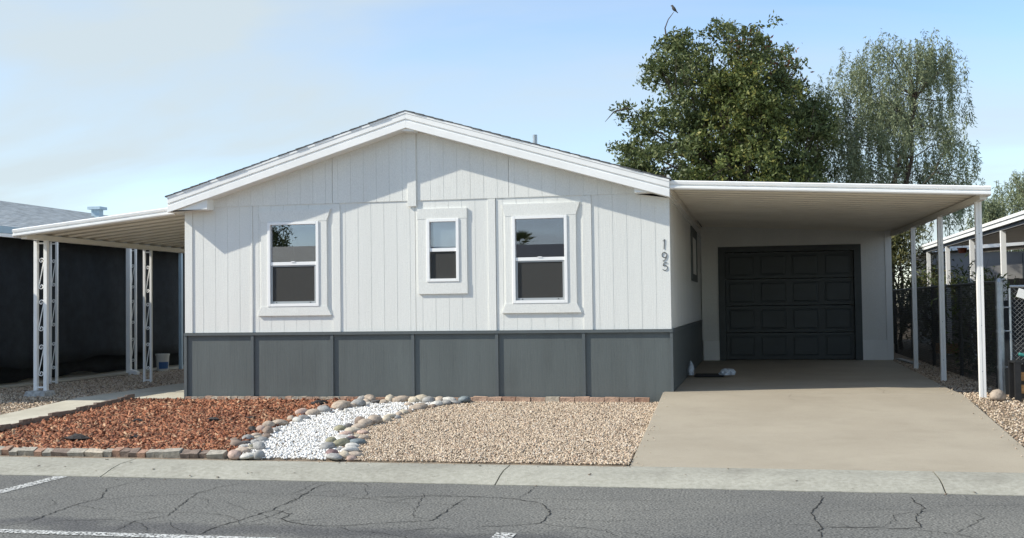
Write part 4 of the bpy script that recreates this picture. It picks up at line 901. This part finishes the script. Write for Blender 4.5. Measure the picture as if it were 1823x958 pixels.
# ------------------------------------------------------------------ vegetation
def leaves_arr(C, n_per, spread, size, m_name, droop=0.0, seed=0, ratio=.38, clip=None):
    r = np.random.default_rng(seed); k = len(C)
    P = np.repeat(C, n_per, 0)+r.normal(0, 1, (k*n_per, 3))*np.array(spread)
    n = len(P); d = r.normal(0, 1, (n, 3)); d[:, 2] += .35-droop*3
    d /= np.linalg.norm(d, axis=1, keepdims=True)
    u = np.cross(d, r.normal(0, 1, (n, 3))); u /= np.linalg.norm(u, axis=1, keepdims=True)
    L_ = r.uniform(size*.6, size*1.35, (n, 1)); Wd = L_*ratio*.5
    nn = np.cross(d, u)
    V = np.stack([P, P+d*L_*.45+u*Wd+nn*L_*.06, P+d*L_, P+d*L_*.45-u*Wd+nn*L_*.06], 1).reshape(-1, 3)
    F = (np.arange(n)*4)[:, None]+np.array([[0, 1, 2, 3]])
    return V, F
def tree_skeleton(base, tips, r0, fork, seed, wob=.25, twigs=2):
    rr = random.Random(seed); b = MB(); base = Vector(base); top = Vector(fork)
    b.tube([base, base.lerp(top, .5)+Vector((rr.uniform(-.1, .1), rr.uniform(-.1, .1), 0)), top], [r0, r0*.85, r0*.7], 9)
    limbs = []
    tips_ = [Vector(t) for t in tips]
    main = rr.sample(tips_, min(9, len(tips_)))
    for t in main:
        e = top.lerp(t, .72); mid = top.lerp(e, .5)+Vector((rr.uniform(-wob, wob), rr.uniform(-wob, wob), rr.uniform(0, wob*1.2)))
        pts = [top, top.lerp(mid, .6)+Vector((0, 0, .05)), mid, mid.lerp(e, .55)+Vector((rr.uniform(-wob, wob)*.4, rr.uniform(-wob, wob)*.4, .03)), e]
        b.tube(pts, [r0*.55, r0*.46, r0*.36, r0*.26, r0*.16], 7); limbs += pts[1:]
    for t in tips_:
        q = min(limbs, key=lambda p: (p-t).length+max(0, p.z-t.z)*.8)
        mid = q.lerp(t, .5)+Vector((rr.uniform(-.12, .12), rr.uniform(-.12, .12), rr.uniform(-.03, .14)))
        b.tube([q, mid, t], [r0*.13, r0*.085, r0*.03], 5, cap=False)
        for _ in range(twigs):
            e = t+Vector((rr.gauss(0, .3), rr.gauss(0, .3), rr.gauss(.08, .25))); b.tube([mid.lerp(t, .5), e], [r0*.05, r0*.015], 4, cap=False)
    return b
def crown_pts(center, rad, n, seed, flat=.0, hollow=.45, squash=None, lobes=9):
    r = np.random.default_rng(seed); out = []
    lob = r.normal(0, 1, (lobes, 3)); lob /= np.linalg.norm(lob, axis=1, keepdims=True); amp = r.uniform(-.22, .25, lobes)
    while len(out) < n:
        d = r.normal(0, 1, 3); d /= np.linalg.norm(d); 
        if d[2] < -.75: continue
        k = 1+sum(amp[i]*max(0, lob[i]@d-.55)/.45 for i in range(lobes))
        t = (hollow**3+(1-hollow**3)*r.uniform())**(1/3)
        out.append(np.array(center)+d*np.array(rad)*k*t)
    return np.array(out)
def subclumps(C, k, r_, seed):
    g = np.random.default_rng(seed); return np.repeat(C, k, 0)+g.normal(0, r_, (len(C)*k, 3))
# large dense tree behind the garage
def outline_filter(P, poly_l, poly_r):   # limits in x as a function of height, in real metres
    z = P[:, 2]; return (P[:, 0] > np.interp(z, *poly_l)) & (P[:, 0] < np.interp(z, *poly_r))
def foliage(name, parent, V, F, m):
    o = np_mesh(name, V-np.array(origin(parent)), F, m, parent); return o
T1 = thing('evergreen_tree', (7.4, 18.3, .1), 'tall dense dark green tree rising behind the carport roof', 'tree')
zl = ([2.5, 4.0, 5.2, 6.5, 7.3, 8.0, 8.6, 9.3, 9.8, 10.3], [5.0, 4.7, 4.5, 4.6, 4.95, 5.15, 5.65, 5.95, 6.5, 7.6])
zr = ([2.5, 4.5, 6.5, 7.3, 8.0, 8.7, 9.2, 9.7, 10.3], [10.6, 10.6, 10.5, 9.9, 9.7, 9.45, 9.05, 8.6, 8.3])
def fill(n, zl, zr, z0, z1, yc, yr, seed):
    r = np.random.default_rng(seed); out = []
    while len(out) < n:
        z = r.uniform(z0, z1); a, b_ = np.interp(z, *zl), np.interp(z, *zr); x = r.uniform(a, b_)
        h = (b_-a)/2; c = (a+b_)/2; q = max(.15, 1-((x-c)/max(h, .1))**2)**.5*yr*min(1, h/1.6)
        y = yc+r.choice((-1, 1))*q*r.uniform(.1, 1)**.5
        out.append((x, y, z))
    return np.array(out)
C1 = fill(330, zl, zr, 2.8, 9.45, 18.3, 2.6, 11)
_x, _z = C1[:, 0], C1[:, 2]
C1 = C1[~(((np.abs(_x-7.15) < .38) & (_z > 8.75)) | ((_x < 6.9) & (_z > 9.15)) | ((_x > 8.75) & (_x < 9.15) & (_z > 8.9)) | ((np.abs(_x-5.25) < .3) & (_z > 7.0)) | ((_x > 9.6) & (_z > 7.9)))]
V, F = leaves_arr(subclumps(C1, 7, .22, 14), 34, (.095, .095, .07), .125, None, 0, 12, .45); foliage('crown', T1, V, F, M['leaf_dark'])
Cr = C1[(C1[:, 2] > 7.6) & (C1[:, 0] > 7.8)]
V, F = leaves_arr(Cr, 16, (.22, .22, .16), .14, None, 0, 13); tag(foliage('rusty_tips', T1, V, F, M['leaf_rust']), kind='stuff')
b = tree_skeleton((7.4, 18.3, .05), [tuple(p) for p in C1[::2]], .30, (7.3, 18.3, 3.6), 5)
b.tube([(6.0, 17.6, 9.1), (5.95, 17.6, 9.5), (6.05, 17.6, 9.75), (6.22, 17.5, 9.93)][::-1], [.008, .014, .02, .03], 5)
b.tube([(4.9, 17, 7.1), (4.5, 16.9, 7.0), (4.25, 16.8, 6.7)], [.03, .02, .006], 5); b.build('trunk', M['bark'], T1)
T2 = thing('olive_tree', (8.3, 16.6, .1), 'yellow-green tree in front of the tall dark tree behind the garage', 'tree')
zl2 = ([2.8, 4.0, 5.0, 6.0, 7.0, 7.6, 8.2], [6.6, 6.5, 6.6, 6.9, 7.2, 7.5, 8.2]); zr2 = ([2.8, 5.0, 6.3, 7.0, 7.6, 8.2], [9.3, 9.5, 9.4, 9.1, 8.9, 8.4])
C2 = fill(120, zl2, zr2, 2.9, 7.8, 16.3, 1.0, 21)
V, F = leaves_arr(subclumps(C2, 6, .25, 24), 32, (.10, .10, .08), .12, None, 0, 22, .45); foliage('crown', T2, V, F, M['leaf_olive'])
tree_skeleton((8.3, 16.6, .05), [tuple(p) for p in C2[::2]], .16, (8.2, 16.5, 3.0), 6).build('trunk', M['bark'], T2)
# weeping pepper tree
def weeping(name, base, label, zl, zr, z0, z1, yc, yr, n, nl, seed, size=.11):
    T = thing(name, base, label, 'tree'); C = fill(n, zl, zr, z0, z1, yc, yr, seed); r = np.random.default_rng(seed+1)
    # hanging strands below each clump
    S = []
    tw = MB()
    for c in C:
        for _ in range(8):
            o_ = c+r.normal(0, .26, 3)*np.array((1, 1, .7)); ln = r.uniform(.3, 1.1); k = int(ln/.045); sx_, sy_ = r.normal(0, .05, 2)
            t = np.linspace(0, 1, k)[:, None]; S.append(o_+np.concatenate([sx_*t, sy_*t, -ln*t], 1))
        
    S = np.concatenate(S)
    V, F = leaves_arr(S, nl, (.035, .035, .03), size, None, .55, seed+2, .22); foliage('crown', T, V, F, M['leaf_willow'])
    tree_skeleton((base[0], base[1], .05), [tuple(p) for p in C[::2]], .16, (base[0]+.1, base[1], 3.2), seed, .4, 0).build('trunk', M['bark'], T)
    return T
zl3 = ([3.0, 5.0, 6.5, 7.5, 8.2, 8.9, 9.2], [10.3, 10.0, 10.1, 10.2, 10.5, 11.6, 12.3]); zr3 = ([3.0, 4.6, 5.8, 6.6, 7.6, 8.6, 9.0, 9.2], [14.4, 14.6, 14.7, 14.4, 14.2, 14.3, 13.6, 12.9])
weeping('pepper_tree', (12.3, 19.6, .1), 'airy weeping gray-green tree right of the dense tree', zl3, zr3, 4.2, 9.0, 19.6, 1.9, 175, 3, 31, .12)
zl4 = ([3, 5, 6, 7, 8], [19.0, 18.8, 19.4, 19.9, 20.6]); zr4 = ([3, 6, 8], [25, 25, 23])
weeping('pepper_tree', (21.5, 40, .1), 'distant weeping tree above the right neighbour carport roof', zl4, zr4, 3.5, 7.6, 40, 2, 120, 2, 41, .17)
zl5 = ([2, 5, 6.3], [17.9, 17.9, 18.3]); zr5 = ([2, 5, 6.3], [19.2, 19.2, 18.9])
weeping('pepper_tree', (18.5, 38, .1), 'small far tree seen between the carport corner and the right neighbour roof', zl5, zr5, 2.8, 5.9, 38, .8, 45, 2, 45, .17)
def shrub(name, label, zl, zr, z0, z1, yc, yr, n, per, m, seed, size=.1):
    C = fill(n, zl, zr, z0, z1, yc, yr, seed); base = (float(C[:, 0].mean()), yc, .1)
    T = thing(name, base, label, 'shrub'); V, F = leaves_arr(C, per, (.16, .16, .14), size, None, .1, seed+1, .25); foliage('foliage', T, V, F, m)
    tree_skeleton(base, [tuple(p) for p in C[::3]], .06, (base[0], yc, z0+.2), seed).build('stem', M['bark'], T)
shrub('tall_shrub', 'yellow-green feathery shrub seen between the garage corner and fence', ([.3, 1, 3.6], [11.5, 11.3, 11.4]), ([.3, 2, 3.6], [12.9, 13.2, 12.6]), .5, 3.9, 15.2, .7, 90, 110, M['leaf_shrub'], 51, .13)
shrub('fence_vine', 'dark leafy vine growing over the mesh fence behind the middle post', ([.2, 1.9], [11.7, 11.7]), ([.2, 1.9], [12.3, 12.3]), .35, 1.85, 4.6, .5, 40, 60, M['leaf_dark'], 55, .11)
shrub('fence_vine', 'green shrub behind the mesh fence near the far carport post', ([.2, 2.1], [12.0, 12.0]), ([.2, 2.1], [13.6, 13.4]), .4, 2.1, 14.0, .5, 40, 60, M['leaf_dark'], 57, .11)
for i, (x, lab) in enumerate(((-14.55, 'left of two tiny distant treetops above the left awning'), (-13.9, 'right of two tiny distant treetops above the left awning'))):
    T = thing('cypress_tree', (x, 30, .1), lab, 'tree', 'distant treetops over the neighbour roof'); C = fill(26, ([2, 5], [x-.35, x-.22]), ([2, 5], [x+.35, x+.22]), 3, 6.1, 30, .3, 61+i)
    V, F = leaves_arr(C, 90, (.1, .1, .14), .1, None, 0, 63+i); foliage('crown', T, V, F, M['leaf_dark'])
    MB().tube([(x, 30, .1), (x, 30, 4)], [.12, .05], 7).build('trunk', M['bark'], T)
# bird on the topmost twig
bb = MB(); bx, by, bz = 6.24, 17.5, 9.99
bb.tube([(bx+.10, by, bz-.10), (bx+.05, by, bz-.04), (bx+.01, by, bz), (bx-.03, by, bz+.06), (bx-.045, by, bz+.10), (bx-.06, by, bz+.125), (bx-.085, by, bz+.13), (bx-.11, by, bz+.127)], [.008, .02, .045, .05, .032, .034, .022, .004], 9)
o = bb.build('bird', M['bird'], smooth=True); tag(o, 'small dark bird perched on the topmost twig of the dense tree', 'bird')

# ------------------------------------------------------------------ across the street (seen in the window glass)
ac = thing('house', (0, -33, 0), 'low house with gray gable roof across the street, mirrored in the window glass', 'house')
MB().box(-7, 6, -38, -31, -.1, 2.6).build('wall', M['nb_wall'], ac)
b = MB().prism_x([(-30.6, 2.55), (-34.5, 4.2), (-38.4, 2.55), (-38.4, 2.4), (-30.6, 2.4)], -7.4, 6.4).build('roof', M['shingle'], ac)
ac2 = thing('house', (-15, -33, 0), 'cream house with pale flat roof across the street', 'house')
MB().box(-22, -9.5, -37, -31, -.1, 3.35).build('wall', M['cream'], ac2)
MB().prism_x([(-30.7, 3.35), (-34, 4.35), (-37.3, 3.35)], -22.3, -9.2).build('roof', M['cream'], ac2)
T = thing('broadleaf_tree', (-17.5, -40, 0), 'dark tree behind the cream house across the street', 'tree'); C = crown_pts((-17.0, -40, 4.0), (2.4, 2.0, 2.2), 120, 71)
V, F = leaves_arr(C, 70, (.2, .2, .16), .2, None, 0, 72); foliage('crown', T, V, F, M['leaf_dark']); tree_skeleton((-17.5, -40, 0), [tuple(p) for p in C[::3]], .2, (-17.5, -40, 1.8), 73).build('trunk', M['bark'], T)
T = thing('palm_tree', (-9.0, -70, 0), 'fan palm behind the gray roofed house across the street', 'tree')
MB().tube([(-9.0, -70, 0), (-8.9, -70, 6.1)], [.2, .15], 9).build('trunk', M['bark'], T)
b = MB()
for k in range(26):
    a = k*2.4; e = -.5+1.7*((k*7) % 26)/26; d = Vector((math.cos(a)*math.cos(e), math.sin(a)*math.cos(e), math.sin(e))); s_ = d.cross(Vector((0, 0, 1))).normalized(); o_ = Vector((-8.9, -70, 6.1))
    for q in range(-4, 5):
        dd = (d+s_*q*.16).normalized(); m_ = o_+d*.55; b.add([tuple(m_), tuple(m_+dd*.5+s_*.05), tuple(m_+dd*.95-Vector((0, 0, .12))), tuple(m_+dd*.5-s_*.05)], [(0, 1, 2, 3)])
    b.tube([o_, o_+d*.56], .015, 4)
b.build('crown', M['leaf_dark'], T)
